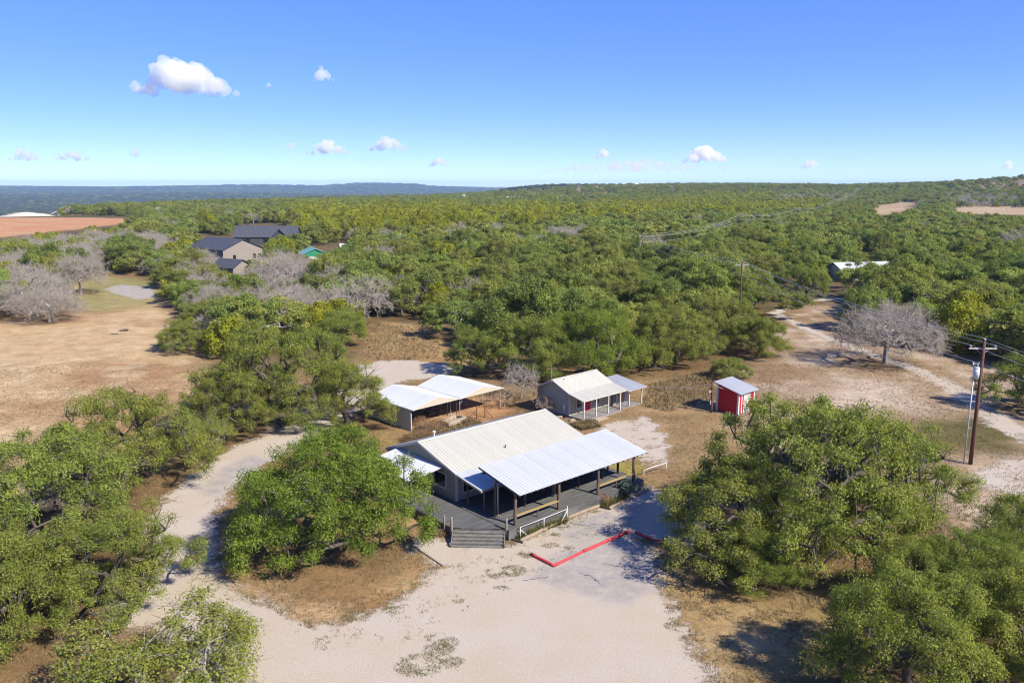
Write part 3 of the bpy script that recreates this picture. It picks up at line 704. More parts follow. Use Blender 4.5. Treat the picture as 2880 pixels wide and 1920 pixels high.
def build_cabin():
    TH = math.radians(42.5); o = G(1601, 1174, 0)
    H = empty('guest_cabin', (o.x, o.y, 0), TH)
    tag(H, 'small sage cabin with cream metal roof, red front door and white porch posts', 'cabin')
    L, RB, ZR, ZE, ZB, DZ = 7.0, 2.5, 4.02, 2.9, 2.7, .25
    MB().box(0.0, 0.0, 0, L, 5.0, .25).build('foundation', M['concrete'], H)
    siding(H, 'front_wall', (0, 0), (L, 0), (0, -1), [(0, ZE - .05, .25), (L, ZE - .05, .25)], M['siding_sage'], .17)
    gp = [(0, ZE - .08, .25), (RB, ZR - .1, .25), (5.0, ZB + .05, .25)]
    siding(H, 'gable_wall', (0, 0), (0, 5.0), (-1, 0), gp, M['siding_sage'], .17); siding(H, 'gable_wall', (L, 0), (L, 5.0), (1, 0), gp, M['siding_sage'], .17)
    siding(H, 'back_wall', (0, 5.0), (L, 5.0), (0, 1), [(0, ZB - .05, .25), (L, ZB - .05, .25)], M['siding_sage'], .17)
    for x, y, zt in ((-.03, -.03, ZE), (L + .03, -.03, ZE), (-.03, 5.03, ZB)): MB().box(x - .08, y - .08, .26, x + .08, y + .08, zt - .06).build('corner_trim', M['trim'], H)
    sF = Vector((0, -RB - .15, ZE - ZR)); sB = Vector((0, 2.85, 2.6 - ZR)); sP = Vector((0, -2.2, 2.44 - ZE)); W_ = L + .65
    rf = slab(H, 'main_roof', (-.33, RB, ZR), (W_, 0, 0), sF, .09, M['trim']); panels(rf, 'roof_panel', (-.33, RB, ZR), (1, 0, 0), W_ / 8, 8, sF, M['roof_cream'])
    rb = slab(H, 'back_roof', (-.33, RB, ZR), (W_, 0, 0), sB, .09, M['trim']); panels(rb, 'roof_panel', (-.33, RB, ZR), (1, 0, 0), W_ / 8, 8, sB, M['roof_cream'])
    rp = slab(H, 'porch_roof', (-.33, -.14, ZE - .012), (W_, 0, 0), sP, .05, M['trim']); panels(rp, 'roof_panel', (-.33, -.14, ZE - .012), (1, 0, 0), W_ / 8, 8, sP, M['roof_cream'])
    for x in (-.36, L + .34):
        MB().bar((x, RB, ZR - .05), (x, -.15, ZE - .05), .05, .17).build('fascia', M['trim'], rf); MB().bar((x, RB, ZR - .05), (x, 5.3, 2.6), .05, .17).build('fascia', M['trim'], rb)
        MB().bar((x, -.15, ZE - .05), (x, -2.33, 2.4), .05, .15).build('fascia', M['trim'], rp)
    MB().add([(-.36, RB - .2, ZR), (L + .36, RB - .2, ZR), (L + .36, RB, ZR + .07), (-.36, RB, ZR + .07), (L + .36, RB + .2, ZR - .04), (-.36, RB + .2, ZR - .04)], [(0, 1, 2, 3), (3, 2, 4, 5)]).build('ridge_cap', M['roof_cream'], rf)
    MB().tube([(1.2, 2.05, 3.75), (1.2, 2.05, 4.02)], .05, 8).build('vent_pipe', M['darksteel'], rf)
    MB().box(-.05, -2.5, .02, 6.35, -.03, .24).build('porch_floor', M['concrete'], H)
    for x in (-.12, 1.95, 4.05, 6.15): MB().box(x - .06, -2.38, .24, x + .06, -2.26, 2.4).build('porch_post', M['white'], H)
    MB().bar((-.2, -2.3, 2.36), (7.2, -2.3, 2.36), .08, .12).build('beam', M['trim'], rp)
    door(H, (3.05, -.02, .26), (1, 0, 0), .92, 2.0, (0, -1, 0), M['reddoor'])
    window(H, (1.55, -.02, 1.45), (1, 0, 0), .85, 1.05, (0, -1, 0), .12); window(H, (4.6, -.02, 1.45), (1, 0, 0), .85, 1.05, (0, -1, 0), .12)
    mt = MB().box(-.16, .55, .9, -.03, .85, 1.45); mt.tube([(-.09, .7, 1.45), (-.09, .7, 2.75)], .025, 6); mt.box(-.13, .62, .45, -.03, .8, .85); mt.build('electric_meter', M['insul'], H)
    an = MB().tube([(-.42, 2.45, 2.9), (-.42, 2.45, 5.0)], .022, 6); an.tube([(-.42, 2.45, 4.75), (-.42, 2.45, 5.35)], .045, 6); an.build('antenna_mast', M['steel'], H)
    # right-hand wing under an older shed roof
    sW = Vector((0, -4.75, 2.28 - 2.92)); wf = slab(H, 'wing_roof', (7.36, 2.2, 2.90), (3.5, 0, 0), sW, .05, M['trim']); panels(wf, 'roof_panel', (7.36, 2.2, 2.905), (1, 0, 0), 3.5 / 4, 4, sW, M['roof_grey'])
    siding(H, 'wing_wall', (7.05, -.02), (10.4, -.02), (0, -1), [(0, 2.55, .1), (3.35, 2.55, .1)], M['pale_wall'], .24)
    siding(H, 'wing_wall', (10.4, -.02), (10.4, 2.1), (1, 0), [(0, 2.55, .1), (2.12, 2.8, .1)], M['pale_wall'], .24)
    MB().box(7.12, -.42, .1, 7.7, -.04, 1.9).build('storage_locker', M['grey_wood'], H)
    door(H, (9.15, -.05, .1), (1, 0, 0), .92, 2.0, (0, -1, 0), M['wooddoor'])
    MB().box(7.1, -1.9, .0, 10.6, -.03, .1).build('wing_floor', M['concrete'], H)
    for x in (8.4, 10.75): MB().box(x - .06, -1.86, .1, x + .06, -1.74, 2.33).build('porch_post', M['white'], H)
    # things beside the cabin
    def at(x, y): return Vector((o.x, o.y, 0)) + Matrix.Rotation(TH, 3, 'Z') @ Vector((x, y, 0))
    p, q = at(-1.5, .9), at(-.75, .3); t = MB().tube([(p.x, p.y, .16), (q.x, q.y, .16)], .16, 12); ob = t.build('clay_pipe', M['log'], None, True); tag(ob, 'short hollow tan log lying by the cabin corner', 'log')
    p = at(-.75, -1.15); b = MB(); b.box(-.35, -.2, 0, .35, .2, .18); b.box(-.2, -.15, .181, .25, .12, .26); ob = b.build('stone_block', M['stone']); ob.location = p; ob.rotation_euler.z = .5; tag(ob, 'low pale stone block beside the cabin porch', 'stone')
    p = at(2.1, -2.95); b = MB(); b.box(-.9, -.3, 0, .9, .3, .13); b.box(-.85, .05, .131, .85, .31, .2); ob = b.build('porch_step', M['stone']); ob.location = p; ob.rotation_euler.z = TH; tag(ob, 'pale concrete step in front of the cabin porch', 'step')
    return H

def carport(o, TH, label, leftwall, X0):
    c, s_ = math.cos(TH), math.sin(TH)
    H = empty('carport', (o.x + c * X0, o.y + s_ * X0, 0), TH); tag(H, label, 'carport', 'pair of open metal carports')
    Wd, D, ZE, ZA = 6.45, 7.2, 2.42, 3.25
    y0 = -.45
    for sgn in (0, 1):
        e = Vector((Wd / 2 + .15, 0, ZA - ZE)) if sgn == 0 else Vector((-Wd / 2 - .15, 0, ZA - ZE))
        P0 = Vector((-.15 if sgn == 0 else Wd + .15, y0, ZE)); rep = Vector((0, 1, 0))
        rf = slab(H, 'roof', P0, (0, D + .7, 0), e, .025, M['carport_wall'])
        panels(rf, 'roof_panel', P0 + Vector((0, 0, .004)), rep, (D + .7) / 8, 8, e, M['roof_white'] if False else M['roof_grey2'], 3, .02)
    for y in (y0 - .012, y0 + D + .70):
        g = MB().add([(-.12, y, ZE - .03), (Wd + .12, y, ZE - .03), (Wd / 2, y, ZA - .03), (-.12, y + .02, ZE - .03), (Wd + .12, y + .02, ZE - .03), (Wd / 2, y + .02, ZA - .03)], [(0, 1, 2), (5, 4, 3), (0, 3, 4, 1), (1, 4, 5, 2), (2, 5, 3, 0)])
        gb = g.build('gable_panel', M['carport_gable'], H)
        MB().bar((-.16, y - .012, ZE - .02), (Wd / 2, y - .012, ZA + .0), .03, .11).build('gable_trim', M['white'], gb); MB().bar((Wd / 2, y - .012, ZA), (Wd + .16, y - .012, ZE - .02), .03, .11).build('gable_trim', M['white'], gb)
    for y in (.02, 1.6, 3.2, 4.8, D - .02):
        for x in ((Wd,) if leftwall else (0.05, Wd)):
            MB().bar((x, y, 0), (x, y, ZE - .04), .06, .06).build('post', M['steel'] if not leftwall else M['darksteel'], H)
    if leftwall:
        mb = MB(); k = 13; hh = (ZE - .06) / k
        for i in range(k):
            z = .02 + i * hh
            mb.add([(-.03, .03, z), (-.03, D, z), (-.03, D, z + hh * .55), (-.03, .03, z + hh * .55)], [(0, 3, 2, 1)])
            mb.add([(-.03, .03, z + hh * .55), (-.03, D, z + hh * .55), (-.062, D, z + hh * .7), (-.062, .03, z + hh * .7)], [(0, 3, 2, 1)])
            mb.add([(-.062, .03, z + hh * .7), (-.062, D, z + hh * .7), (-.03, D, z + hh), (-.03, .03, z + hh)], [(0, 3, 2, 1)])
        mb.box(-.028, .03, .02, -.01, D, ZE - .04); mb.build('side_wall', M['carport_wall'], H)
        for y in (.02, D): MB().box(-.09, y - .05, 0, .0, y + .05, ZE - .03).build('corner_trim', M['white'], H)
    else:
        MB().bar((.1, .02, ZE - .75), (.75, .02, ZE - .06), .04, .04).build('knee_brace', M['steel'], H)
    return H

def build_shed():
    TH = math.radians(42); o = G(2074, 1168, 0)
    H = empty('red_shed', (o.x, o.y, 0), TH); tag(H, 'small red shed with white corner boards, white door and grey slanted roof', 'shed')
    L, D, ZF, ZB = 3.1, 2.7, 2.62, 3.4
    def boards(A, B, out, za, zb):
        """vertical board siding between A and B, tops from za to zb"""
        A, B, out = Vector(A), Vector(B), Vector(out); n_ = max(4, int((B - A).length / .3)); mb = MB()
        for i in range(n_):
            t0, t1 = i / n_, (i + 1) / n_
            p, q = A.lerp(B, t0), A.lerp(B, t1); g = (q - p) * .035; h0, h1 = za + (zb - za) * t0, za + (zb - za) * t1
            a, b = p + g, q - g
            mb.add([a + out * .022, b + out * .022, b + out * .022 + Vector((0, 0, h1)), a + out * .022 + Vector((0, 0, h0)), a, b, b + Vector((0, 0, h1)), a + Vector((0, 0, h0))],
                   [(0, 1, 2, 3), (0, 3, 7, 4), (1, 5, 6, 2), (0, 4, 5, 1)])
        q = out * -.08
        mb.add([A, B, B + Vector((0, 0, zb)), A + Vector((0, 0, za)), A + q, B + q, B + q + Vector((0, 0, zb)), A + q + Vector((0, 0, za))],
               [(0, 1, 2, 3), (7, 6, 5, 4), (0, 4, 5, 1), (1, 5, 6, 2), (2, 6, 7, 3), (3, 7, 4, 0)])
        return mb
    boards((0, 0, .08), (L, 0, .08), (0, -1, 0), ZF - .1, ZF - .1).build('front_wall', M['redside'], H)
    boards((0, 0.0, .08), (0, D, .08), (-1, 0, 0), ZF - .1, ZB - .1).build('side_wall', M['redside'], H)
    boards((L, 0, .08), (L, D, .08), (1, 0, 0), ZF - .1, ZB - .1).build('side_wall', M['redside'], H)
    boards((0, D, .08), (L, D, .08), (0, 1, 0), ZB - .1, ZB - .1).build('back_wall', M['redside'], H)
    MB().box(-.05, -.05, 0, L + .05, D + .05, .075).build('base', M['grey_wood'], H)
    for x, y, zt in ((-.03, -.03, ZF), (L + .03, -.03, ZF), (-.03, D + .03, ZB), (L + .03, D + .03, ZB)):
        MB().box(x - .11, y - .11, .08, x + .11, y + .11, zt - .1).build('corner_board', M['white'], H)
    for x0, x1 in ((.62, .8), (2.3, 2.48)): MB().box(x0, -.045, .1, x1, -.002, ZF - .2).build('batten', M['white'], H)
    door(H, (1.55, -.03, .1), (1, 0, 0), .95, 2.1, (0, -1, 0), M['white'])
    sl = Vector((0, -D - .95, 2.62 - 3.5)); P0 = Vector((-.3, D + .45, 3.5))
    rf = slab(H, 'roof', P0, (L + .65, 0, 0), sl, .06, M['white']); panels(rf, 'roof_panel', P0, (1, 0, 0), (L + .65) / 4, 4, sl, M['roof_grey'], 3, .02)
    p = G(2000, 1160); q = empty('service_pole', (p.x, p.y, 0)); tag(q, 'short brown service pole with a small lamp left of the red shed', 'utility pole')
    log_post((0, 0, -.1), (0, 0, 3.65), .12, 8).build('pole', M['pole'], q, True)
    MB().box(-.18, -.1, 1.0, -.1, .1, 1.5).build('meter_box', M['insul'], q)
    lm = MB().tube([(0, -.05, 2.55), (-.3, -.15, 2.6)], .02, 6); lm.tube([(-.3, -.15, 2.62), (-.34, -.17, 2.5)], [.05, .11], 10); lm.tube([(-.34, -.17, 2.5), (-.35, -.17, 2.38)], [.09, .05], 10); lm.build('lamp', M['insul'], q)
    return H
M['roof_grey2'] = mat_simple('pale_carport_sheet', (.49, .51, .51), (.43, .45, .45), .6, .45, 0, (1, .4, .4), objrand=.06)

def gable_house(name, label, cat, base, rz, L, D, ZE, ZA, wall, roof, group=None, wins=()):
    """simple far building: ridge along local x, eaves at +-D/2"""
    H = empty(name, base, rz); tag(H, label, cat, group)
    w = MB(); 
    w.add([(0, -D / 2, 0), (L, -D / 2, 0), (L, D / 2, 0), (0, D / 2, 0), (0, -D / 2, ZE), (L, -D / 2, ZE), (L, D / 2, ZE), (0, D / 2, ZE), (0, 0, ZA), (L, 0, ZA)],
          [(0, 1, 5, 4), (2, 3, 7, 6), (3, 0, 4, 8, 7), (1, 2, 6, 9, 5), (0, 3, 2, 1)])
    w.build('wall', wall, H)
    dz = (ZA - ZE) * (.5 / (D / 2))
    for s in (-1, 1): slab(H, 'roof', (-.5, 0, ZA + .12), (L + 1.0, 0, 0), (0, s * (D / 2 + .5), ZE - ZA - dz), .11, roof)
    for (x, y, z, ww, hh, face) in wins:
        if face == 'x': MB().box(x - .03, y - ww / 2, z, x + .04, y + ww / 2, z + hh).build('window', M['glass'], H)
        else: MB().box(x - ww / 2, y - .04, z, x + ww / 2, y + .03, z + hh).build('window', M['glass'], H)
    return H
# ---------------------------------------------------------------- trees
def nrm(v): return v / np.maximum(np.linalg.norm(v, axis=-1, keepdims=True), 1e-9)
def frusta(segs, n=5):
    """segs: array (m, 8): p(3) q(3) r0 r1 -> verts, quads"""
    segs = np.asarray(segs, float); m = len(segs); p, q = segs[:, :3], segs[:, 3:6]
    d = nrm(q - p); ref = np.where(np.abs(d[:, 2:3]) < .9, [[0, 0, 1.]], [[0, 1., 0]])
    r = nrm(np.cross(d, ref)); u = np.cross(r, d)
    a = np.arange(n) * 2 * math.pi / n; ca, sa = np.cos(a)[None, :, None], np.sin(a)[None, :, None]
    ring = r[:, None] * ca + u[:, None] * sa
    v = np.concatenate([p[:, None] + ring * segs[:, 6][:, None, None], q[:, None] + ring * segs[:, 7][:, None, None]], 1).reshape(-1, 3)
    b = (np.arange(m) * 2 * n)[:, None]; k = np.arange(n)[None, :]; k2 = (k + 1) % n
    f = np.stack([b + k, b + k2, b + n + k2, b + n + k], -1).reshape(-1, 4)
    return v, f
def leafquads(C, Nn, size, rg, asp=.55):
    """diamond leaves: centre, normal, half length"""
    n = len(C); t = nrm(np.cross(Nn, rg.normal(size=(n, 3)))); b = np.cross(Nn, t)
    s = size[:, None]; fold = Nn * s * .25
    v = np.stack([C - t * s, C + b * s * asp + fold, C + t * s, C - b * s * asp + fold], 1).reshape(-1, 3)
    return v, np.arange(4 * n).reshape(n, 4)
def skeleton(C, base_pts, rg, r_tip, expo=.46, jit=.12, sag=0.0, step=1.2):
    """join every clump centre to the nearest existing wood, thickness from what each branch carries"""
    nodes = [np.array(p, float) for p in base_pts]; par = [-1] + list(range(len(base_pts) - 1)); w = [0] * len(nodes)
    fork = nodes[-1]
    order = np.argsort(np.linalg.norm((C - fork) * [1, 1, 1.0], axis=1))
    for ci in order:
        c = C[ci]; A = np.array(nodes); d = np.linalg.norm(A - c, axis=1)
        depth = np.linalg.norm(A - fork, axis=1)
        cost = d + .35 * np.maximum(0, depth - np.linalg.norm(c - fork)) + .9 * np.maximum(0, A[:, 2] - c[2] + .2)
        cost[:max(0, len(base_pts) - 2)] += 5
        j = int(np.argmin(cost)); L = d[j]; k = max(1, int(round(L / step))); prev = j; s = nodes[j].copy()
        for q in range(1, k + 1):
            t = q / k; p = s + (c - s) * t
            if q < k: p = p + rg.normal(size=3) * jit * L * .5 + np.array([0, 0, .10 * L * math.sin(math.pi * t)])
            nodes.append(p); par.append(prev); w.append(1 if q == k else 0); prev = len(nodes) - 1
    n = len(nodes); W = np.array(w, float)
    for i in range(n - 1, 0, -1):
        W[par[i]] += W[i]
    rad = r_tip * np.maximum(W, 1) ** expo
    segs = []
    for i in range(1, n):
        p, q = nodes[par[i]], nodes[i]
        segs.append([*p, *q, min(rad[par[i]], rad[i] * 1.5), rad[i]])
    return np.array(segs), nodes
def oak_proto(name, seed, R, Ht, nl, ncl, per, rc, leaf, leafm, barkm, low=.28, lump=.25, tipr=.018, bare=0.0, lf_=.34):
    """live oak: a dome of separate billows, each billow a heap of leaf clumps carried on its own limb"""
    rg = np.random.default_rng(seed)
    ph = rg.uniform(0, 6.28, 6); am = rg.uniform(.3, 1, 6)
    lob = lambda az: 1 + lump * sum(am[k] * math.sin(az * (k + 1) + ph[k]) for k in range(5)) / 2.4
    L = []; tries = 0; zc = Ht * (low + .06)
    while len(L) < nl and tries < 4000:
        tries += 1
        az = rg.uniform(0, 2 * math.pi); cz = rg.uniform(-.25, 1.0); lr = R * lf_ * rg.uniform(.7, 1.25)
        rr = max(.2, R * lob(az) - lr * .8); sz = math.sqrt(max(0, 1 - cz * cz)); rho = rg.uniform(.72, 1.0)
        z = zc + (cz * (Ht - lr * .75 - zc) * rho if cz > 0 else cz * Ht * .45)
        p = np.array([rr * rho * sz * math.cos(az), rr * rho * sz * math.sin(az), max(z, .6 + lr * .55)])
        k = 1.12 if tries < 1500 else .85 if tries < 3000 else .65
        if all(np.linalg.norm((p - q[0]) * [1, 1, 1.15]) > (lr + q[1]) * .5 * k * 1.25 for q in L): L.append((p, lr))
    C = [q[0] for q in L]; crc = [0.0] * len(L)
    for p, lr in L:
        out = nrm(p - np.array([0, 0, zc])) * .6 + np.array([0, 0, .55]); kk = 0; t2 = 0; loc = []
        want = max(3, int(round(ncl * (lr / (R * lf_)) ** 2)))
        while kk < want and t2 < 400:
            t2 += 1; d = nrm(rg.normal(size=3))
            if d @ out < -.12: continue
            q = p + d * lr * rg.uniform(.55, 1.0) * [1, 1, .8]
            if loc and np.min(np.linalg.norm(np.array(loc) - q, axis=1)) < rc * (.95 if t2 < 200 else .7): continue
            loc.append(q); C.append(q); crc.append(rc * rg.uniform(.7, 1.25)); kk += 1
    C = np.array(C); C[:, 2] = np.maximum(C[:, 2], .8); crc = np.array(crc); nlob = len(L)
    lean = rg.normal(size=2) * .07 * Ht
    base = [(0, 0, -.15), (lean[0] * .3, lean[1] * .3, Ht * .10), (lean[0] * .8, lean[1] * .8, Ht * .2), (lean[0], lean[1], Ht * low)]
    segs, nodes = skeleton(C, base, rg, tipr * R / 5, .47, .12, 0, R * .16)
    # root flare
    segs[0, 6] *= 1.35
    v, f = frusta(segs, 6)
    # twigs inside every clump
    tw = []
    for c in C[nlob:]:
        for k in range(6):
            e = c + rg.normal(size=3) * rc * [.62, .62, .45]; tw.append([*c, *e, tipr * R / 5 * .7, .008])
    v2, f2 = frusta(np.array(tw), 3)
    trunk = mesh_np(name + '_trunk', np.concatenate([v, v2]), np.concatenate([f, f2 + len(v)]), barkm, True)
    # leaves
    n = len(C); cnt = (per * rg.uniform(.55, 1.35, n) * (rg.random(n) > bare) * (crc > 0)).astype(int); idx = np.repeat(np.arange(n), cnt); m = len(idx)
    dirs = nrm(rg.normal(size=(m, 3))); dirs[:, 2] = np.where((dirs[:, 2] < -.25) & (rg.random(m) < .6), -dirs[:, 2], dirs[:, 2])
    rad = crc[idx] * (rg.random(m) ** .42) * (1 + .35 * np.sin(dirs[:, 0] * 5 + idx) * np.cos(dirs[:, 1] * 4 + idx * 1.7))
    P = C[idx] + dirs * rad[:, None] * [1.05, 1.05, .78]
    P[:, 2] = np.maximum(P[:, 2], .35)
    Nn = nrm(dirs * .75 + np.array([0, 0, .45]) + rg.normal(size=(m, 3)) * .62)
    size = leaf * rg.uniform(.65, 1.35, m)
    lv, lf = leafquads(P, Nn, size, rg)
    ct = rg.uniform(0, 1, n); tone = np.clip(.15 + .45 * ct[idx] + rg.normal(size=m) * .24, 0, 1)
    crown = mesh_np(name + '_crown', lv, lf, leafm, False, {'tone': ('FACE', 'FLOAT', tone)})
    return trunk, crown, R, Ht
def cedar_proto(name, seed, R, Ht, nsp, per, leaf, leafm, barkm):
    rg = np.random.default_rng(seed)
    n = nsp; az = rg.uniform(0, 6.283, n); tz = rg.random(n) ** .8
    prof = np.interp(tz, [0, .12, .35, .7, 1], [.72, 1.0, .98, .62, .10]); rho = rg.uniform(.6, 1.0, n) ** .5
    C = np.stack([R * prof * rho * np.cos(az), R * prof * rho * np.sin(az), .35 + tz * (Ht - .6)], 1) + rg.normal(size=(n, 3)) * .12 * R
    C[:, 2] = np.clip(C[:, 2], .3, Ht)
    segs = []
    for k in range(5):
        a = k * 1.256 + rg.uniform(0, .6); r0 = R * .25
        segs.append([0, 0, -.1, r0 * math.cos(a), r0 * math.sin(a), Ht * .35, .12, .07]); segs.append([r0 * math.cos(a), r0 * math.sin(a), Ht * .35, r0 * 1.2 * math.cos(a), r0 * 1.2 * math.sin(a), Ht * .75, .07, .02])
    for c in C[::2]:
        segs.append([c[0] * .25, c[1] * .25, max(.15, c[2] - Ht * .15), *c, .028, .008])
    v, f = frusta(np.array(segs), 4); trunk = mesh_np(name + '_trunk', v, f, barkm, True)
    idx = np.repeat(np.arange(n), per); m = len(idx); rc = R * .26
    dirs = nrm(rg.normal(size=(m, 3))); P = C[idx] + dirs * (rc * rg.random(m) ** .5)[:, None] * [.8, .8, 1.25] 
    P[:, 2] = np.clip(P[:, 2], .12, Ht * 1.05)
    out = nrm(P * [1, 1, .0] + [0, 0, .01]); Nn = nrm(out * .5 + dirs * .5 + [0, 0, .3] + rg.normal(size=(m, 3)) * .6)
    lv, lf = leafquads(P, Nn, leaf * rg.uniform(.7, 1.4, m), rg, .42)
    ct = rg.uniform(0, 1, n); tone = np.clip(.1 + .5 * ct[idx] + .25 * (P[:, 2] / Ht) + rg.normal(size=m) * .2, 0, 1)
    crown = mesh_np(name + '_crown', lv, lf, leafm, False, {'tone': ('FACE', 'FLOAT', tone)})
    return trunk, crown, R, Ht
def bare_proto(name, seed, R, Ht, nclump, ntw, tw_r, trunkm, twigm, sprout=0, leafm=None):
    """leafless oak: crooked limbs and a fine mass of twigs"""
    rg = np.random.default_rng(seed); pts = []; tries = 0
    while len(pts) < nclump and tries < nclump * 50:
        tries += 1
        az = rg.uniform(0, 6.283); cz = rg.uniform(-.1, 1); rho = rg.uniform(.35, 1) ** .6; sz = math.sqrt(1 - cz * cz)
        p = np.array([R * sz * rho * math.cos(az), R * sz * rho * math.sin(az), Ht * .38 + cz * Ht * .56 * rho])
        if pts and np.min(np.linalg.norm(np.array(pts) - p, axis=1)) < R * .17: continue
        pts.append(p)
    C = np.array(pts); lean = rg.normal(size=2) * .05 * Ht
    base = [(0, 0, -.1), (lean[0] * .4, lean[1] * .4, Ht * .12), (lean[0], lean[1], Ht * .25)]
    segs, nodes = skeleton(C, base, rg, .030 * R / 5, .46, .2, 0, R * .13); segs[0, 6] *= 1.3
    v, f = frusta(segs, 5); trunk = mesh_np(name + '_trunk', v, f, trunkm, True)
    tw = []
    for c in C:
        d0 = nrm(c - np.array([0, 0, Ht * .3])); 
        for k in range(ntw):
            d = nrm(d0 * .5 + rg.normal(size=3) * .75); L = R * rg.uniform(.12, .26); e = c + d * L; tw.append([*c, *e, tw_r * 1.2, tw_r * .8])
            for q in range(4):
                s = c + d * L * rg.uniform(.3, 1); d2 = nrm(d * .6 + rg.normal(size=3) * .7); tw.append([*s, *(s + d2 * L * rg.uniform(.3, .7)), tw_r * .8, tw_r * .5])
    v2, f2 = frusta(np.array(tw), 3)
    crown = mesh_np(name + '_twigs', v2, f2, twigm, False)
    return trunk, crown, R, Ht
def far_merge(name, proto):
    """one mesh (trunk and crown) for the wood that stands too far off to count"""
    t, c = proto[0], proto[1]
    def arr(me):
        v = np.zeros(len(me.vertices) * 3, np.float32); me.vertices.foreach_get('co', v); f = np.zeros(len(me.loops), np.int32); me.loops.foreach_get('vertex_index', f); return v.reshape(-1, 3), f.reshape(-1, 4)
    v1, f1 = arr(t); v2, f2 = arr(c)
    if 'tone' in c.attributes:
        tn = np.zeros(len(f2), np.float32); c.attributes['tone'].data.foreach_get('value', tn)
    else: tn = np.zeros(len(f2), np.float32)
    return mesh_np(name, np.concatenate([v1, v2]), np.concatenate([f1, f2 + len(v1)]), [t.materials[0], c.materials[0]], False,
                   {'tone': ('FACE', 'FLOAT', np.concatenate([np.zeros(len(f1)), tn]))}, np.concatenate([np.zeros(len(f1)), np.ones(len(f2))]))
def plant(name, proto, loc, R, Ht, rz, label, cat='tree', group=None, tn='trunk', cn='crown'):
    e = empty(name, loc, rz); tag(e, label, cat, group)
    sx = R / proto[2]; sz = Ht / proto[3]
    for nm, me in ((tn, proto[0]), (cn, proto[1])):
        o = bpy.data.objects.new(nm, me); o.scale = (sx, sx, sz); link(o, e)
    return e

HERO = [oak_proto('hero_a', 11, 7.5, 8.2, 25, 13, 540, .86, .066, M['oak_vivid'], M['bark'], .24, lump=.30, lf_=.34, tipr=.024),
        oak_proto('hero_b', 12, 7.0, 8.5, 22, 12, 430, .80, .064, M['oak'], M['bark'], .28, lump=.42, bare=.10, lf_=.34, tipr=.027),
        oak_proto('hero_c', 13, 6.5, 7.5, 20, 12, 420, .78, .064, M['oak'], M['bark'], .26, lump=.46, bare=.12, lf_=.34, tipr=.027),
        oak_proto('hero_d', 14, 5.5, 6.0, 16, 11, 330, .72, .064, M['oak'], M['bark_grey'], .30, lump=.4, bare=.14, tipr=.024),
        oak_proto('hero_e', 15, 6.0, 7.5, 20, 12, 520, .80, .065, M['oak'], M['bark'], .26, lump=.36, bare=.04, lf_=.36, tipr=.024)]
MID = [oak_proto('mid_%d' % i, 30 + i, 4.5, (6.0, 5.2, 7.0, 6.4, 5.6, 7.6)[i], (11, 9, 12, 10, 13, 9)[i], 7, 380, .76, .094, M['oak_wood'], M['bark'] if i % 3 else M['bark_grey'], (.26, .3, .22, .3, .2, .3)[i], lump=(.3, .45, .25, .5, .35, .4)[i], bare=(.04, .1, .03, .08, .03, .14)[i], lf_=(.37, .34, .38, .36, .4, .36)[i], tipr=.024) for i in range(6)]
CED = [cedar_proto('cedar_%d' % i, 50 + i, 2.6, 4.2, 80, 90, .125, M['juniper'], M['bark']) for i in range(3)]
BARE = [bare_proto('bare_%d' % i, 70 + i, 5.0, 6.5, 75, 7, .018, M['bark_grey'], M['twig_grey']) for i in range(3)]
BARE_BIG = bare_proto('bare_big', 81, 7.0, 8.0, 120, 12, .017, M['bark_grey'], M['twig_grey'])
SHRUB = bare_proto('shrub', 91, 1.6, 2.6, 34, 9, .010, M['twig_tan'], M['twig_tan'])
FAROAK = [far_merge('far_oak_%d' % i, oak_proto('fo%d' % i, 130 + i, 4.5, 6.0, 9, 4, 120, 1.0, .22, M['oak_wood'], M['bark'], .28, lump=.2, lf_=.42)) for i in range(4)]
FARDARK = [far_merge('far_dark_%d' % i, oak_proto('fd%d' % i, 140 + i, 4.5, 6.0, 7, 3, 30, 1.2, .42, M['dark_wood'], M['bark'], .2, lump=.2, lf_=.42)) for i in range(2)]
FARCED = [far_merge('far_cedar_%d' % i, cedar_proto('fc%d' % i, 150 + i, 2.8, 4.0, 36, 26, .28, M['juniper'], M['bark'])) for i in range(3)]
FARBARE = [far_merge('far_bare_%d' % i, bare_proto('fb%d' % i, 170 + i, 5.0, 6.5, 40, 5, .035, M['bark_grey'], M['twig_grey'])) for i in range(2)]

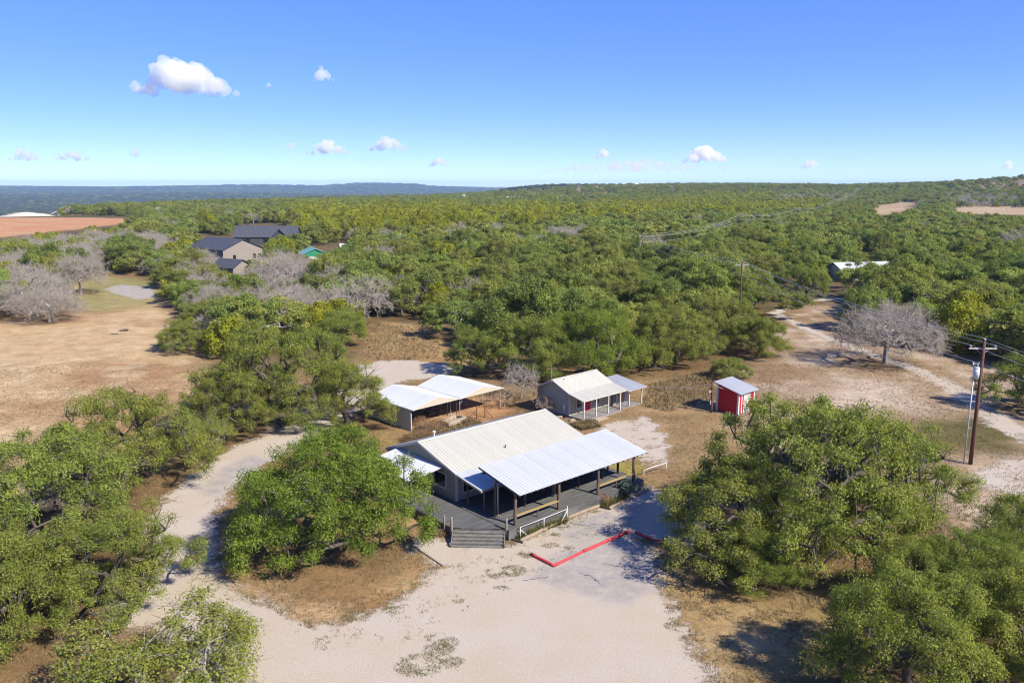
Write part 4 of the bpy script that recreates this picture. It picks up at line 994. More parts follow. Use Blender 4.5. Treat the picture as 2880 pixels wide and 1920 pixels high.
# hand-placed trees: base pixel, crown radius, height, prototype, turn, label
HT = [
 (938, 1538, 7.1, 9.6, 0, 2.5, 'spreading bright green oak on the brown grass island beside the house'),
 (640, 1225, 5.4, 8.6, 1, 1.0, 'wide live oak overhanging the bend of the gravel driveway'),
 (800, 1195, 7.6, 12.4, 1, 2.4, 'tall broad live oak left of the carports'),
 (980, 1190, 5.8, 7.6, 2, .7, 'live oak with a drooping branch touching the carport wall'),
 (545, 1292, 3.0, 4.8, 3, 4.0, 'low live oak on the field side of the driveway bend'),
 (345, 1380, 6.2, 9.2, 2, 5.2, 'live oak in front of the golden field, left of the driveway'),
 (120, 1560, 8.0, 10.0, 1, 3.5, 'large live oak with grey mossy limbs across the drive from the island'),
 (335, 1690, 4.9, 6.6, 2, 1.9, 'ragged live oak whose branches reach over the pale driveway'),
 (20, 1800, 4.6, 7.0, 4, .2, 'live oak with a thick bare trunk beside the litter-strewn clearing'),
 (465, 2070, 6.4, 5.8, 3, 2.2, 'thin-leaved grey twigged oak overhanging the edge of the gravel lot'),
 (2050, 1545, 6.3, 7.3, 2, 2.9, 'live oak with low limbs hanging over the red timbers'),
 (2285, 1515, 7.8, 12.2, 1, 4.3, 'tallest trunk of the many-stemmed live oak clump beside the gravel lot'),
 (2480, 1450, 6.4, 8.0, 2, 1.2, 'live oak with long dark bare limbs near the transformer pole'),
 (2120, 1625, 3.2, 4.0, 4, .8, 'low leafy live oak at the shaded grass in front of the oak clump'),
 (2580, 1710, 3.4, 5.2, 4, 2.0, 'dark green oak between the oak clump and the shaded grass'),
 (2770, 1745, 3.9, 5.6, 4, 5.0, 'dense deep green oak near the sandy bare patch'),
 (2910, 1650, 4.6, 6.4, 4, 3.3, 'dark oak along the east edge of the sandy field'),
 (2545, 1955, 4.3, 7.0, 4, 4.4, 'round dense oak casting shade over the grass strip by the lot'),
 (2840, 1860, 4.6, 6.2, 4, 2.6, 'oak with a black trunk in deep shade'),
 (1500, 1058, 6.2, 9.0, 4, 1.5, 'dense leafy oak rising behind the left end of the cabin'),
 (1665, 1052, 7.6, 10.8, 0, 5.6, 'big rounded oak leaning over the cabin roof'),
 (1347, 1052, 4.6, 7.4, 1, 2.2, 'upright live oak with a pale leaning trunk behind the carports'),
 (1838, 1032, 5.2, 9.4, 2, 3.0, 'old live oak with twin thick dark trunks beyond the cabin wing'),
 (1900, 1020, 6.0, 8.6, 1, .4, 'live oak behind the twin trunked oak near the cabin wing'),
 (2020, 985, 6.6, 9.0, 2, 4.9, 'broad live oak behind the red shed'),
 (2135, 1000, 4.2, 6.6, 4, 1.1, 'oak with a heavy drooping branch at the edge of the dry field'),
 (2045, 1062, 2.8, 3.0, 4, 2.5, 'low green oak bush just behind the red shed'),
 (965, 975, 4.8, 6.4, 4, 5.9, 'dark rounded oak at the back of the grassy clearing'),
 (505, 985, 4.4, 5.2, 2, 3.8, 'spreading oak at the corner of the golden field'),
 (570, 925, 4.8, 5.6, 1, .9, 'pale green oak behind the corner of the golden field'),
 (2270, 848, 6.0, 9.2, 1, 2.7, 'lone oak with a clear trunk where the dirt track bends'),
 (2915, 1150, 5.4, 7.6, 2, 1.6, 'oak reaching a branch over the dirt track'),
]
for bx, by, R_, H_, pi_, rz, lb in HT:
    p = G(bx, by); plant('live_oak', HERO[pi_], p, R_, H_, rz, lb, 'tree'); TREES_XY.append((p.x, p.y, R_))
for bx, by, R_, H_, pr, nm, rz, lb in [
    (2490, 1022, 7.4, 8.6, BARE_BIG, 'leafless_oak', .5, 'solitary grey leafless oak beside the dirt track'),
    (2690, 985, 4.4, 9.0, CED[0], 'cedar_tree', 1.2, 'tall olive yellow cedar behind the solitary leafless oak'),
    (2215, 868, 2.0, 1.6, CED[1], 'cedar_bush', .4, 'small green bush in the bend of the dirt track'),
    (140, 905, 6.2, 6.8, BARE_BIG, 'leafless_oak', 2.2, 'grey leafless oak with curved limbs sprawling at the edge of the golden field'),
    (228, 826, 6.0, 10.0, BARE_BIG, 'leafless_oak', 4.0, 'tall grey leafless oak standing on the green lawn'),
    (640, 955, 5.2, 6.2, BARE[0], 'leafless_oak', 1.0, 'brownish grey leafless oak behind the field corner oaks'),
    (1418, 1142, 2.0, 3.2, SHRUB, 'dead_shrub', .0, 'dry tan dead shrub at the right end of the carports'),
    (1500, 1150, 1.7, 3.4, SHRUB, 'dead_shrub', 1.9, 'dry shrub against the cabin gable wall'),
    (1465, 1120, 2.4, 4.6, BARE[1], 'leafless_tree', .6, 'thin leafless tree between the carports and the cabin'),
    (1535, 1165, 1.2, 2.2, SHRUB, 'dead_shrub', 3.0, 'small dry shrub under the cabin electric meter')]:
    p = G(bx, by); plant(nm, pr, p, R_, H_, rz, lb, 'shrub' if ('shrub' in nm or 'bush' in nm) else 'tree'); TREES_XY.append((p.x, p.y, R_ * .7))

# the wide wood: spots chosen on the ground, outside clearings, buildings and fields
CLEAR = [[(-900, 1500), (-900, 930), (0, 908), (200, 890), (330, 872), (200, 855), (165, 830), (180, 790), (240, 770), (300, 762), (430, 780), (485, 828), (495, 850), (455, 920), (480, 990), (600, 1010), (900, 985), (1000, 985), (1000, 900), (1060, 885), (1230, 905), (1290, 985), (1410, 985), (1900, 985), (1960, 1060), (2080, 985), (2150, 905), (2165, 860), (2200, 800), (2310, 800), (2440, 822), (2340, 862), (2400, 880), (2440, 985), (2560, 1000), (2760, 1000), (2830, 1040), (3200, 1100), (3200, 1500)],
         [(-600, 610), (60, 606), (230, 606), (360, 608), (400, 618), (320, 636), (150, 650), (0, 668), (-600, 690)],
         [(2455, 580), (2545, 568), (2600, 574), (2540, 594), (2500, 606), (2450, 600)], [(2640, 588), (2740, 582), (3000, 584), (3000, 608), (2880, 606), (2740, 602)],
         [(520, 665), (560, 658), (740, 672), (740, 725), (640, 725), (600, 700)], [(615, 722), (690, 722), (690, 750), (620, 750)], [(655, 628), (815, 628), (815, 662), (655, 662)], [(852, 690), (922, 690), (922, 725), (856, 725)], [(2074, 770), (2104, 770), (2104, 880), (2074, 880)],
         [(2350, 735), (2380, 735), (2380, 760), (2350, 760)], [(2400, 745), (2470, 740), (2470, 765), (2410, 770)], [(945, 655), (985, 655), (985, 700), (945, 700)]]
JUN = [[(820, 585), (1250, 580), (1430, 600), (1420, 650), (1100, 668), (900, 660)], [(1440, 585), (1900, 570), (2020, 545), (2330, 560), (2330, 600), (1900, 610), (1440, 640)], [(80, 640), (330, 655), (320, 695), (60, 690)], [(560, 640), (660, 655), (640, 690), (560, 680)]]
BAREZ = [[(-200, 690), (200, 690), (340, 655), (520, 690), (640, 760), (830, 740), (960, 780), (1010, 880), (830, 905), (640, 860), (480, 850), (240, 780), (150, 900), (-200, 930)], [(1000, 840), (1200, 820), (1330, 830), (1100, 880)], [(1560, 640), (1660, 660), (1640, 720), (1560, 700)], [(2640, 545), (2880, 540), (2880, 575), (2640, 570)], [(2150, 560), (2300, 540), (2420, 560), (2200, 580)]]
def inpoly(P, polys):
    r = np.zeros(len(P), bool)
    for q in polys: r |= sdpoly(P, np.array(q, float)) > 0
    return r
def PXA(X, Y, Z):
    v = np.stack([X, Y, Z - CAMH], 1); z = v @ _F; z = np.maximum(z, 1e-3)
    return np.stack([1440 + FPX * (v @ _R) / z, 960 - FPX * (v @ _U) / z], 1)
def wood_points():
    rg = np.random.default_rng(99); out = []
    # jittered rings: spacing grows slowly with distance
    r = 100.0
    while r < 1750:
        sp = 6.2 if r < 320 else 6.8 if r < 700 else 8.4
        na = int(2 * math.radians(44) * r / sp); a = -math.radians(44) + (np.arange(na) + rg.random(na)) * sp / r
        rr = r + rg.uniform(-.5, .5, na) * sp; out.append(np.stack([rr * np.sin(a), rr * np.cos(a)], 1)); r += sp * .96
    P = np.concatenate(out); n = len(P)
    u = rg.random(n)
    pxm = PXA(P[:, 0], P[:, 1], height(P[:, 0], P[:, 1]) + 3.0)
    pxm = pxm + np.stack([(fbm(P[:, 0] / 30, P[:, 1] / 30, 61) - .5) * 260, (fbm(P[:, 0] / 30, P[:, 1] / 30, 62) - .5) * 70], 1)
    pj = np.where(inpoly(pxm, JUN), .94, np.where((pxm[:, 0] > 700) & (pxm[:, 0] < 1500) & (pxm[:, 1] > 600), .34, np.where(pxm[:, 0] < 700, .22, .14)))
    pb = np.where(inpoly(pxm, BAREZ), .50, np.where(pxm[:, 0] < 1400, .07, .02))
    pj = np.where(pb > .3, .20, pj)
    kind = np.where(u < pb, 2, np.where(u < pb + pj, 1, 0))
    sc = np.where(kind == 0, .68 + 1.0 * rg.random(n) ** 1.15, np.where(kind == 1, rg.uniform(.8, 1.6, n) * np.where(inpoly(pxm, JUN), 1.5, 1), rg.uniform(.8, 1.35, n)))
    hh = rg.uniform(.82, 1.25, n) * np.where(kind == 0, 6.0, np.where(kind == 1, 4.2, 6.5)) * sc
    R_ = np.where(kind == 0, 4.5, np.where(kind == 1, 2.6, 5.0)) * sc
    z = height(P[:, 0], P[:, 1]); keep = np.ones(n, bool)
    for fr in (0, .45, .95): 
        q = PXA(P[:, 0], P[:, 1], z + hh * fr); keep &= ~inpoly(q, CLEAR)
    for sgn in (-1, 1):     # keep crowns out of clearings sideways too
        q = PXA(P[:, 0] + sgn * R_ * .7, P[:, 1], z + hh * .5); keep &= ~inpoly(q, CLEAR)
    q = PXA(P[:, 0], P[:, 1], z); keep &= (q[:, 1] < 1040)
    for tx, ty, tr in TREES_XY: keep &= (np.hypot(P[:, 0] - tx, P[:, 1] - ty) > tr * .75 + R_ * .35)
    r = np.hypot(P[:, 0], P[:, 1]); s = bearing(P[:, 0], P[:, 1])
    open_ = np.maximum(smooth(.47, .56, fbm(P[:, 0] / 210, P[:, 1] / 210, 21)) * smooth(1000, 1350, r) * smooth(1250, 1400, s), OPENH(P[:, 0], P[:, 1], s, r))
    keep &= rg.random(n) > open_ * .86
    keep &= rg.random(n) > .10
    # a cedar thicket fills between: denser
    return P[keep], kind[keep], sc[keep], hh[keep], R_[keep], z[keep]
def build_wood():
    rg = np.random.default_rng(5); P, kind, sc, hh, R_, z = wood_points()
    px = PXA(P[:, 0], P[:, 1], z + hh * .6); inv = (px[:, 0] > -60) & (px[:, 0] < 2940)
    size = R_ / np.hypot(P[:, 0], P[:, 1]) * inv; single = np.zeros(len(P), bool)
    info = {0: ('live_oak', MID, 'rounded grey green live oak, one of many crowding the wide wood', 'live oaks of the wide wood'),
            1: ('cedar_tree', CED, 'olive yellow cedar, one of many scattered through the wide wood', 'cedars of the wide wood'),
            2: ('leafless_oak', BARE, 'grey leafless oak, one of many standing in the wide wood', 'leafless oaks of the wide wood')}
    for k in (0, 1, 2):
        i = np.where(kind == k)[0]; i = i[np.argsort(-size[i])][:300]; single[i] = True
        nm, pr, lb, gr = info[k]
        for j in i:
            plant(nm, pr[int(rg.integers(len(pr)))], (P[j, 0], P[j, 1], z[j] - .05), R_[j] * rg.uniform(.9, 1.15), hh[j], rg.uniform(0, 6.28), lb, 'tree', gr)
            if hh[j] and np.hypot(P[j, 0], P[j, 1]) < 200: TREES_XY.append((P[j, 0], P[j, 1], R_[j]))
    rest = ~single
    # farther country: the valley and the hills, as a thinner scatter of tree groups
    out = []; r = 1750.0
    while r < 9000:
        sp = 10 + (r - 1750) * .0075
        na = int(2 * math.radians(42) * r / sp); a = -math.radians(42) + (np.arange(na) + rg.random(na)) * sp / r
        rr = r + rg.uniform(-.5, .5, na) * sp; out.append(np.stack([rr * np.sin(a), rr * np.cos(a), np.full(na, sp)], 1)); r += sp * 1.6
    Q = np.concatenate(out); r = np.hypot(Q[:, 0], Q[:, 1]); s = bearing(Q[:, 0], Q[:, 1])
    zz = height(Q[:, 0], Q[:, 1])
    open_ = np.maximum(smooth(.47, .56, fbm(Q[:, 0] / 210, Q[:, 1] / 210, 21)) * smooth(1250, 1400, s), OPENH(Q[:, 0], Q[:, 1], s, r))
    kp = (rg.random(len(Q)) > open_ * .86) & ((s < 1600) | (r < 3200)); Q, zz = Q[kp], zz[kp]
    pts = np.concatenate([np.stack([P[rest, 0], P[rest, 1], z[rest] - .1], 1), np.stack([Q[:, 0], Q[:, 1], zz - .3], 1)])
    no, nc = len(FAROAK), len(FARCED)
    kr = kind[rest]; ri = rg.integers(0, 12, len(kr))
    pi_ = np.where(kr == 0, ri % no, np.where(kr == 1, no + ri % nc, no + nc + ri % len(FARBARE)))
    sq = bearing(Q[:, 0], Q[:, 1])
    pi_ = np.concatenate([pi_, np.where(rg.random(len(Q)) < smooth(1750, 1450, sq) * .85, no + nc + len(FARBARE) + rg.integers(0, 2, len(Q)), rg.integers(0, no, len(Q)))]).astype(np.int32)
    scl = np.concatenate([sc[rest], Q[:, 2] / 8.2 * rg.uniform(.8, 1.2, len(Q))]); zs = np.concatenate([np.ones(len(kr)), np.full(len(Q), .62) * 10 / Q[:, 2] + .25])
    sv = np.stack([scl, scl, scl * np.minimum(zs, 1)], 1)
    me = bpy.data.meshes.new('woodland'); n = len(pts); me.vertices.add(n); me.vertices.foreach_set('co', pts.astype(np.float32).ravel())
    a = me.attributes.new('pick', 'INT', 'POINT'); a.data.foreach_set('value', pi_)
    a = me.attributes.new('size', 'FLOAT_VECTOR', 'POINT'); a.data.foreach_set('vector', sv.astype(np.float32).ravel())
    a = me.attributes.new('turn', 'FLOAT', 'POINT'); a.data.foreach_set('value', rg.uniform(0, 6.28, n).astype(np.float32))
    me.update()
    ob = link(bpy.data.objects.new('woodland', me)); tag(ob, 'far woods of oak and cedar running to the hills', None, None, 'stuff')
    pc = bpy.data.collections.new('far_tree_kinds')
    for i, m_ in enumerate(FAROAK + FARCED + FARBARE + FARDARK):
        o = bpy.data.objects.new('kind_%02d' % i, m_); pc.objects.link(o)
    ng = bpy.data.node_groups.new('scatter', 'GeometryNodeTree')
    ng.interface.new_socket('Geometry', in_out='INPUT', socket_type='NodeSocketGeometry'); ng.interface.new_socket('Geometry', in_out='OUTPUT', socket_type='NodeSocketGeometry')
    gi, go = ng.nodes.new('NodeGroupInput'), ng.nodes.new('NodeGroupOutput')
    ci = ng.nodes.new('GeometryNodeCollectionInfo'); ci.inputs['Collection'].default_value = pc; ci.inputs['Separate Children'].default_value = True; ci.inputs['Reset Children'].default_value = True
    ip = ng.nodes.new('GeometryNodeInstanceOnPoints'); ip.inputs['Pick Instance'].default_value = True
    def attr(nm, ty):
        q = ng.nodes.new('GeometryNodeInputNamedAttribute'); q.data_type = ty; q.inputs[0].default_value = nm; return q.outputs[0]
    cx = ng.nodes.new('ShaderNodeCombineXYZ'); ng.links.new(attr('turn', 'FLOAT'), cx.inputs[2])
    ng.links.new(gi.outputs[0], ip.inputs['Points']); ng.links.new(ci.outputs[0], ip.inputs['Instance'])
    ng.links.new(attr('pick', 'INT'), ip.inputs['Instance Index']); ng.links.new(attr('size', 'FLOAT_VECTOR'), ip.inputs['Scale'])
    e2r = ng.nodes.new('FunctionNodeEulerToRotation'); ng.links.new(cx.outputs[0], e2r.inputs[0]); ng.links.new(e2r.outputs[0], ip.inputs['Rotation'])
    ng.links.new(ip.outputs[0], go.inputs[0])
    md = ob.modifiers.new('scatter', 'NODES'); md.node_group = ng
    print('wood: single', int(single.sum()), 'far', len(pts))
# ---------------------------------------------------------------- assemble
build_wood()
build_ground()
build_sheets()
HOUSE = build_house()
build_cabin()
cpo = G(1158, 1212, 0); CPT = math.radians(45)
carport(cpo, CPT, 'metal carport with a tan sheeted side wall and cream gable', True, 0.0)
carport(cpo, CPT, 'open metal carport on thin posts beside the dead shrub', False, 6.85)
build_shed()

# things round the house, in the house's own frame
HTH = math.radians(41.5); ho = G(1285, 1408, .85)
def hp(a, b, z=0.0):
    q = Matrix.Rotation(HTH, 3, 'Z') @ Vector((a, -b, 0)); return Vector((ho.x + q.x, ho.y + q.y, z))
def timber(name, p, q, r, mat, label, cat, group=None, square=False, seed=0):
    if square: mb = MB().bar(Vector(p) + Vector((0, 0, r)), Vector(q) + Vector((0, 0, r)), r * 2, r * 2)
    else:
        rg = random.Random(seed); p, q = Vector(p), Vector(q); pts = [p.lerp(q, i / 6) + Vector((0, 0, r * rg.uniform(.85, 1))) for i in range(7)]
        mb = MB().tube(pts, [r * rg.uniform(.88, 1.06) for _ in pts], 10)
    o = mb.build(name, mat, None, not square)
    return tag(o, label, cat, group)
timber('log', hp(-.05, 7.75), hp(2.9, 7.45), .15, M['log'], 'bleached log lying at the foot of the white pipe railing, next to the stairs', 'log', None, seed=1)
timber('log', hp(2.95, 7.4), hp(5.5, 7.2), .12, M['log'], 'bleached log edging the weed strip, end to end with the log by the stairs', 'log', None, seed=2)
timber('log', hp(5.5, 7.12), hp(9.2, 7.14), .14, M['log'], 'long bleached log along the middle of the porch deck edge', 'log', None, seed=3)
timber('log', hp(9.45, 8.05), hp(12.4, 7.75), .14, M['log'], 'bleached log edging the bed before the blue green shrub', 'log', None, seed=4)
timber('log', hp(13.3, 7.7), hp(16.0, 7.45), .13, M['log'], 'bleached log on the far side of the blue green shrub', 'log', None, seed=5)
timber('timber', hp(9.1, 6.95), hp(9.5, 8.15), .07, M['log_dark'], 'short dark timber crossing between two logs at the third porch post', 'timber', None, True)
timber('timber', hp(-.35, 6.9), hp(-.05, 8.0), .07, M['log_dark'], 'short dark timber on the ground right of the stairs', 'timber', None, True)
timber('edging_board', G(1150, 1528), G(1246, 1592), .045, M['grey_wood'], 'thin weathered edging board between the island grass and the gravel', 'board', None, True)
R_ = [((1494, 1561), (1560, 1594), 'short red painted timber at the open end of the parking edge'), ((1561, 1592), (1639, 1554), 'red painted timber running from the inner corner of the parking edge'),
      ((1641, 1553), (1770, 1496), 'longest red painted timber of the parking edge'), ((1786, 1499), (1836, 1520), 'red painted timber just past the outer corner, beside the grass'),
      ((1842, 1522), (1872, 1533), 'stubby red painted timber under the oak limbs'), ((1876, 1535), (1954, 1558), 'red painted timber under the oak, ending at the last bend'),
      ((1956, 1557), (1984, 1538), 'last short red painted timber, bent back beneath the oak')]
for i, (a, b, lb) in enumerate(R_): timber('red_timber', G(*a), G(*b), .11 if i != 2 else .12, M['red'], lb, 'timber', 'red painted parking timbers', False, 20 + i)
# white pipe railing before the deck
rl = empty('pipe_railing', hp(.3, 7.35), HTH); tag(rl, 'white pipe railing with slanted end braces in front of the porch deck', 'railing')
for i, x in enumerate((0.0, 2.45, 5.0)): MB().tube([(x, 0, -.1), (x, 0, 1.0 if i < 2 else 1.25)], .032, 8).build('post', M['white'], rl, True)
MB().tube([(0, 0, .95), (2.45, .0, .96), (5.0, .02, 1.0)], .03, 8).build('rail', M['white'], rl, True)
MB().tube([(0.02, 0, .75), (.75, -.1, .05)], .032, 8).build('brace', M['white'], rl, True); MB().tube([(4.97, 0, .9), (4.1, -.12, .05)], .032, 8).build('brace', M['white'], rl, True)
g0, g1 = G(1810, 1345), G(1850, 1332); gt = empty('gate_rail', g0); tag(gt, 'low white pipe rail beyond the right end of the porch', 'railing')
d = g1 - g0; MB().tube([(0, 0, -.05), (0, 0, .8)], .04, 8).build('post', M['white'], gt, True); MB().tube([(0, 0, .78), (d.x * .5, d.y * .5, .82), (d.x * 1.6, d.y * 1.6, .8)], .04, 8).build('rail', M['white'], gt, True); MB().tube([(d.x * 1.6, d.y * 1.6, -.05), (d.x * 1.6, d.y * 1.6, .8)], .04, 8).build('post', M['white'], gt, True)
# blue-green shrub
def puff(name, seed, R, Ht, n, leaf, mat, asp=.3):
    rg = np.random.default_rng(seed); d = nrm(rg.normal(size=(n, 3))); d[:, 2] = np.abs(d[:, 2]) * 1.1 - .15; r = rg.random(n) ** .4
    lob = 1 + .25 * np.sin(d[:, 0] * 6 + seed) * np.cos(d[:, 1] * 5 + seed)
    P = d * (r * lob)[:, None] * [R, R, Ht * .55] + [0, 0, Ht * .42]; P[:, 2] = np.maximum(P[:, 2], .03)
    v, f = leafquads(P, nrm(d * .5 + rg.normal(size=(n, 3)) * .8), leaf * rg.uniform(.6, 1.4, n), rg, asp)
    return mesh_np(name, v, f, mat, False, {'tone': ('FACE', 'FLOAT', np.clip(rg.random(n) * .8 + .2 * P[:, 2] / Ht, 0, 1))})
def shrub(name, loc, R, Ht, n, leaf, mat, label, seed, cat='shrub', group=None):
    e = empty(name, loc); tag(e, label, cat, group)
    link(bpy.data.objects.new('foliage', puff(name + '_foliage', seed, R, Ht, n, leaf, mat)), e)
    mb = MB()
    rg = random.Random(seed)
    for k in range(7): mb.tube([(0, 0, -.05), (rg.uniform(-.5, .5) * R, rg.uniform(-.5, .5) * R, Ht * .6)], [.03, .012], 5)
    mb.build('stem', M['bark_grey'], e); return e
shrub('evergreen_shrub', hp(12.55, 7.15), .85, 1.55, 2600, .075, M['agave'], 'round blue green evergreen shrub at the front of the porch deck', 3)
shrub('dry_bush', hp(-3.9, 3.0), .55, .6, 700, .05, M['dryleaf'], 'small brown dry bush left of the porch stairs', 5)
shrub('dry_bush', hp(9.9, 7.2), .6, 1.1, 700, .055, M['dryleaf'], 'dry brown weeds bushing beside the third porch post', 6)
for i, (x, y, r_, h_) in enumerate([(1175, 1195, 1.1, 1.2), (1205, 1212, 1.4, 1.5), (1235, 1205, 1.3, 1.3), (1190, 1232, 1.2, 1.0), (1230, 1222, 1.2, 1.0), (1325, 1192, 1.0, .8), (1150, 1240, .9, .8)]):
    shrub('dry_bush', G(x, y), r_, h_, 1500, .055, M['dryleaf'], 'feathery russet dry bush in front of the left carport', 30 + i, 'shrub', 'dry bushes before the carports')
# stone trough and scrap behind the house
t = G(1262, 1204); q = G(1312, 1186); ax = (q - t); tr = empty('stone_trough', t, math.atan2(ax.y, ax.x)); tag(tr, 'low pale stone trough between the carports and the house', 'trough')
L_ = ax.length
for (x0, y0, x1, y1) in ((0, 0, L_, .22), (0, 1.3, L_, 1.52), (0, .222, .22, 1.298), (L_ - .22, .222, L_, 1.298)): MB().box(x0, y0, 0, x1, y1, .62).build('side', M['stone'], tr)
MB().box(.22, .22, 0, L_ - .22, 1.3, .25).build('bed', M['spoil'], tr)
for i, (x, y, lb) in enumerate(((1341, 1176, 'rusty pipe fence post with a slanted brace before the right carport'), (1364, 1173, 'rusty pipe fence post nearest the tan dead shrub'))):
    p = G(x, y); e = empty('fence_post', p); tag(e, lb, 'post'); MB().tube([(0, 0, -.1), (0, 0, 1.35)], .055, 8).build('post', M['rust'], e, True)
    MB().tube([(0, 0, 1.05), (-.95 if i == 0 else .95, -.3, .02)], .035, 8).build('brace', M['rust'], e, True)
p = G(1215, 1168); w = empty('flatbed_trailer', p, CPT + .3); tag(w, 'dark steel trailer frame parked inside the carport', 'trailer')
MB().bar((-1.6, -.6, .55), (1.6, -.6, .55), .08, .12).build('side_rail', M['darksteel'], w); MB().bar((-1.6, .6, .55), (1.6, .6, .55), .08, .12).build('side_rail', M['darksteel'], w)
for x in (-1.5, -.5, .5, 1.5): MB().bar((x, -.55, .55), (x, .55, .55), .08, .08).build('crossbar', M['darksteel'], w)
for y in (-.75, .75): MB().tube([(0, y - .09, .33), (0, y + .09, .33)], .33, 14).build('wheel', M['log_dark'], w)
MB().bar((1.6, 0, .5), (2.5, 0, .45), .08, .08).build('tongue', M['darksteel'], w)
for i, (x, y, s) in enumerate([(320, 940, .9), (352, 930, .8)]):
    p = G(x, y); mb = MB(); rg = random.Random(i)
    for k in range(5): mb.tube([(rg.uniform(-1, 1), rg.uniform(-.5, .5), .1), (rg.uniform(-1, 1), rg.uniform(-.5, .5), .25)], [.13, .08], 7)
    o = mb.build('branch_pile', M['twig_grey'] if i == 0 else M['bark']); o.location = p; tag(o, ['bleached pile of cut branches lying in the golden field', 'dark heap of cut branches lying in the golden field'][i], 'brush pile')
p = G(900, 760); 

# ---------------------------------------------------------------- power line
def utility_pole(loc, Ht, rz, label, near=False, group='utility poles of the power line'):
    e = empty('utility_pole', loc, rz); tag(e, label, 'utility pole', group)
    MB().tube([(0, 0, -.3), (0, 0, Ht * .5), (0, 0, Ht)], [.19, .165, .13], 12).build('pole', M['pole'], e, True)
    arm = MB().bar((-1.25, .16, Ht - .72), (1.25, .16, Ht - .72), .11, .13).build('crossarm', M['crossarm'], e)
    br = MB(); br.bar((-.62, .2, Ht - .78), (0, .17, Ht - 1.3), .03, .04); br.bar((.62, .2, Ht - .78), (0, .17, Ht - 1.3), .03, .04); br.build('arm_brace', M['crossarm'], arm)
    for x, z in ((-1.1, Ht - .65), (1.1, Ht - .65)): MB().tube([(x, .16, z), (x, .16, z + .12), (x, .16, z + .14), (x, .16, z + .24)], [.05, .05, .11, .07], 10).build('insulator', M['insul'], arm, True)
    MB().tube([(0, 0, Ht), (0, 0, Ht + .1), (0, 0, Ht + .12), (0, 0, Ht + .25)], [.05, .05, .12, .08], 10).build('insulator', M['insul'], e, True)
    if near:
        tf = MB().tube([(-.42, 0, Ht - 3.5), (-.42, 0, Ht - 2.55)], .27, 16); tf.tube([(-.42, 0, Ht - 2.55), (-.42, 0, Ht - 2.45)], [.29, .22], 16); tf = tf.build('transformer', M['trafo'], e, True)
        MB().tube([(-.35, .0, Ht - 2.45), (-.35, 0, Ht - 2.2), (-.2, 0, Ht - 1.9)], [.06, .05, .02], 8).build('bushing', M['insul'], tf, True)
        MB().tube([(-.78, 0, Ht - 2.3), (-.78, 0, Ht - 2.0)], .07, 8).build('fuse_cutout', M['insul'], tf, True); MB().bar((-.78, 0, Ht - 2.15), (-.05, 0, Ht - 2.1), .04, .05).build('cutout_bracket', M['crossarm'], tf)
        cd = MB().tube([(-.62, 0, Ht - 3.6), (-.62, 0, 0)], .06, 10).build('conduit', M['steel'], e, True)
        for z in (1.2, 3.6, 6.2): MB().bar((-.62, 0, z), (-.1, 0, z), .04, .05).build('conduit_bracket', M['steel'], cd)
    return e
p1 = G(2729, 1305); H1 = 11.9
p2 = GY(2088, 735, 148.0); H2 = p2.z; p2.z = 0
p3 = GY(1808, 660, 236.0); H3 = p3.z; p3.z = 0
p4 = GY(2085, 603, 372.0); H4 = p4.z; p4.z = 0
p5 = GY(2245, 586, 480.0); H5 = p5.z; p5.z = 0
p6 = GY(2345, 561, 640.0); H6 = p6.z; p6.z = 0
p7 = GY(2417, 527, 840.0); H7 = p7.z; p7.z = 0
p0 = Vector((p1.x + (p1.x - p2.x) * 1.0 + 5, p1.y - 74, 0))
POL = [(p0, 11.9), (p1, H1), (p2, H2), (p3, H3), (p4, H4), (p5, H5), (p6, H6), (p7, H7)]
LB = ['plain utility pole standing back from the gravel lot', 'brown utility pole with transformer and grey conduit by the dirt track', 'orange brown utility pole rising from the oaks behind the red shed', 'utility pole with slanted guy wires deep in the wood',
      'utility pole with a small transformer beyond the guyed pole', 'thin utility pole beside the yellow cedars', 'utility pole at the edge of the pale far field', 'last utility pole, on the rising ground of the far wood']
YAW = []
for i, (p, h) in enumerate(POL):
    a = POL[max(i - 1, 0)][0]; b = POL[min(i + 1, len(POL) - 1)][0]; d = (b - a); YAW.append(math.atan2(d.y, d.x) - math.pi / 2)
YAW[1] = -.06; YAW[2] = .05
for (p, h), lb, yw, i in zip(POL, LB, YAW, range(9)): utility_pole(p, h, yw, lb, i == 1)
def wire(name, A, B, sag, label, r=.016, n=18, group='power line wires'):
    A, B = Vector(A), Vector(B)
    pts = [A.lerp(B, i / n) - Vector((0, 0, sag * 4 * (i / n) * (1 - i / n))) for i in range(n + 1)]
    return tag(MB().tube(pts, r, 5).build(name, M['wire'], None, True), label, 'cable', group)
for i in range(len(POL) - 1):
    (a, ha), (b, hb) = POL[i], POL[i + 1]
    ra, rb = Matrix.Rotation(YAW[i], 3, 'Z'), Matrix.Rotation(YAW[i + 1], 3, 'Z')
    nmn = ['the pole outside the yard and the transformer pole', 'the transformer pole and the orange brown pole', 'the orange brown pole and the guyed pole', 'the guyed pole and the next pole uphill', 'the poles beside the yellow cedars', 'the poles by the pale field', 'the last two poles'][i]
    rr = .016 + .0025 * i
    sg = (b - a).length * .014
    for off, z, w in (((-1.1, .16), -.41, 'left arm'), ((1.1, .16), -.41, 'right arm'), ((0, 0), .26, 'pole top'), ((.15, 0), -2.2, 'lower neutral')):
        v = Vector((off[0], off[1], 0)); A = a + ra @ v; A.z = ha + z; B = b + rb @ v; B.z = hb + z
        wire('power_line', A, B, sg, '%s wire between %s' % (w, nmn), rr)
sp = G(2000, 1160); c0 = Vector((sp.x, sp.y, 3.5))
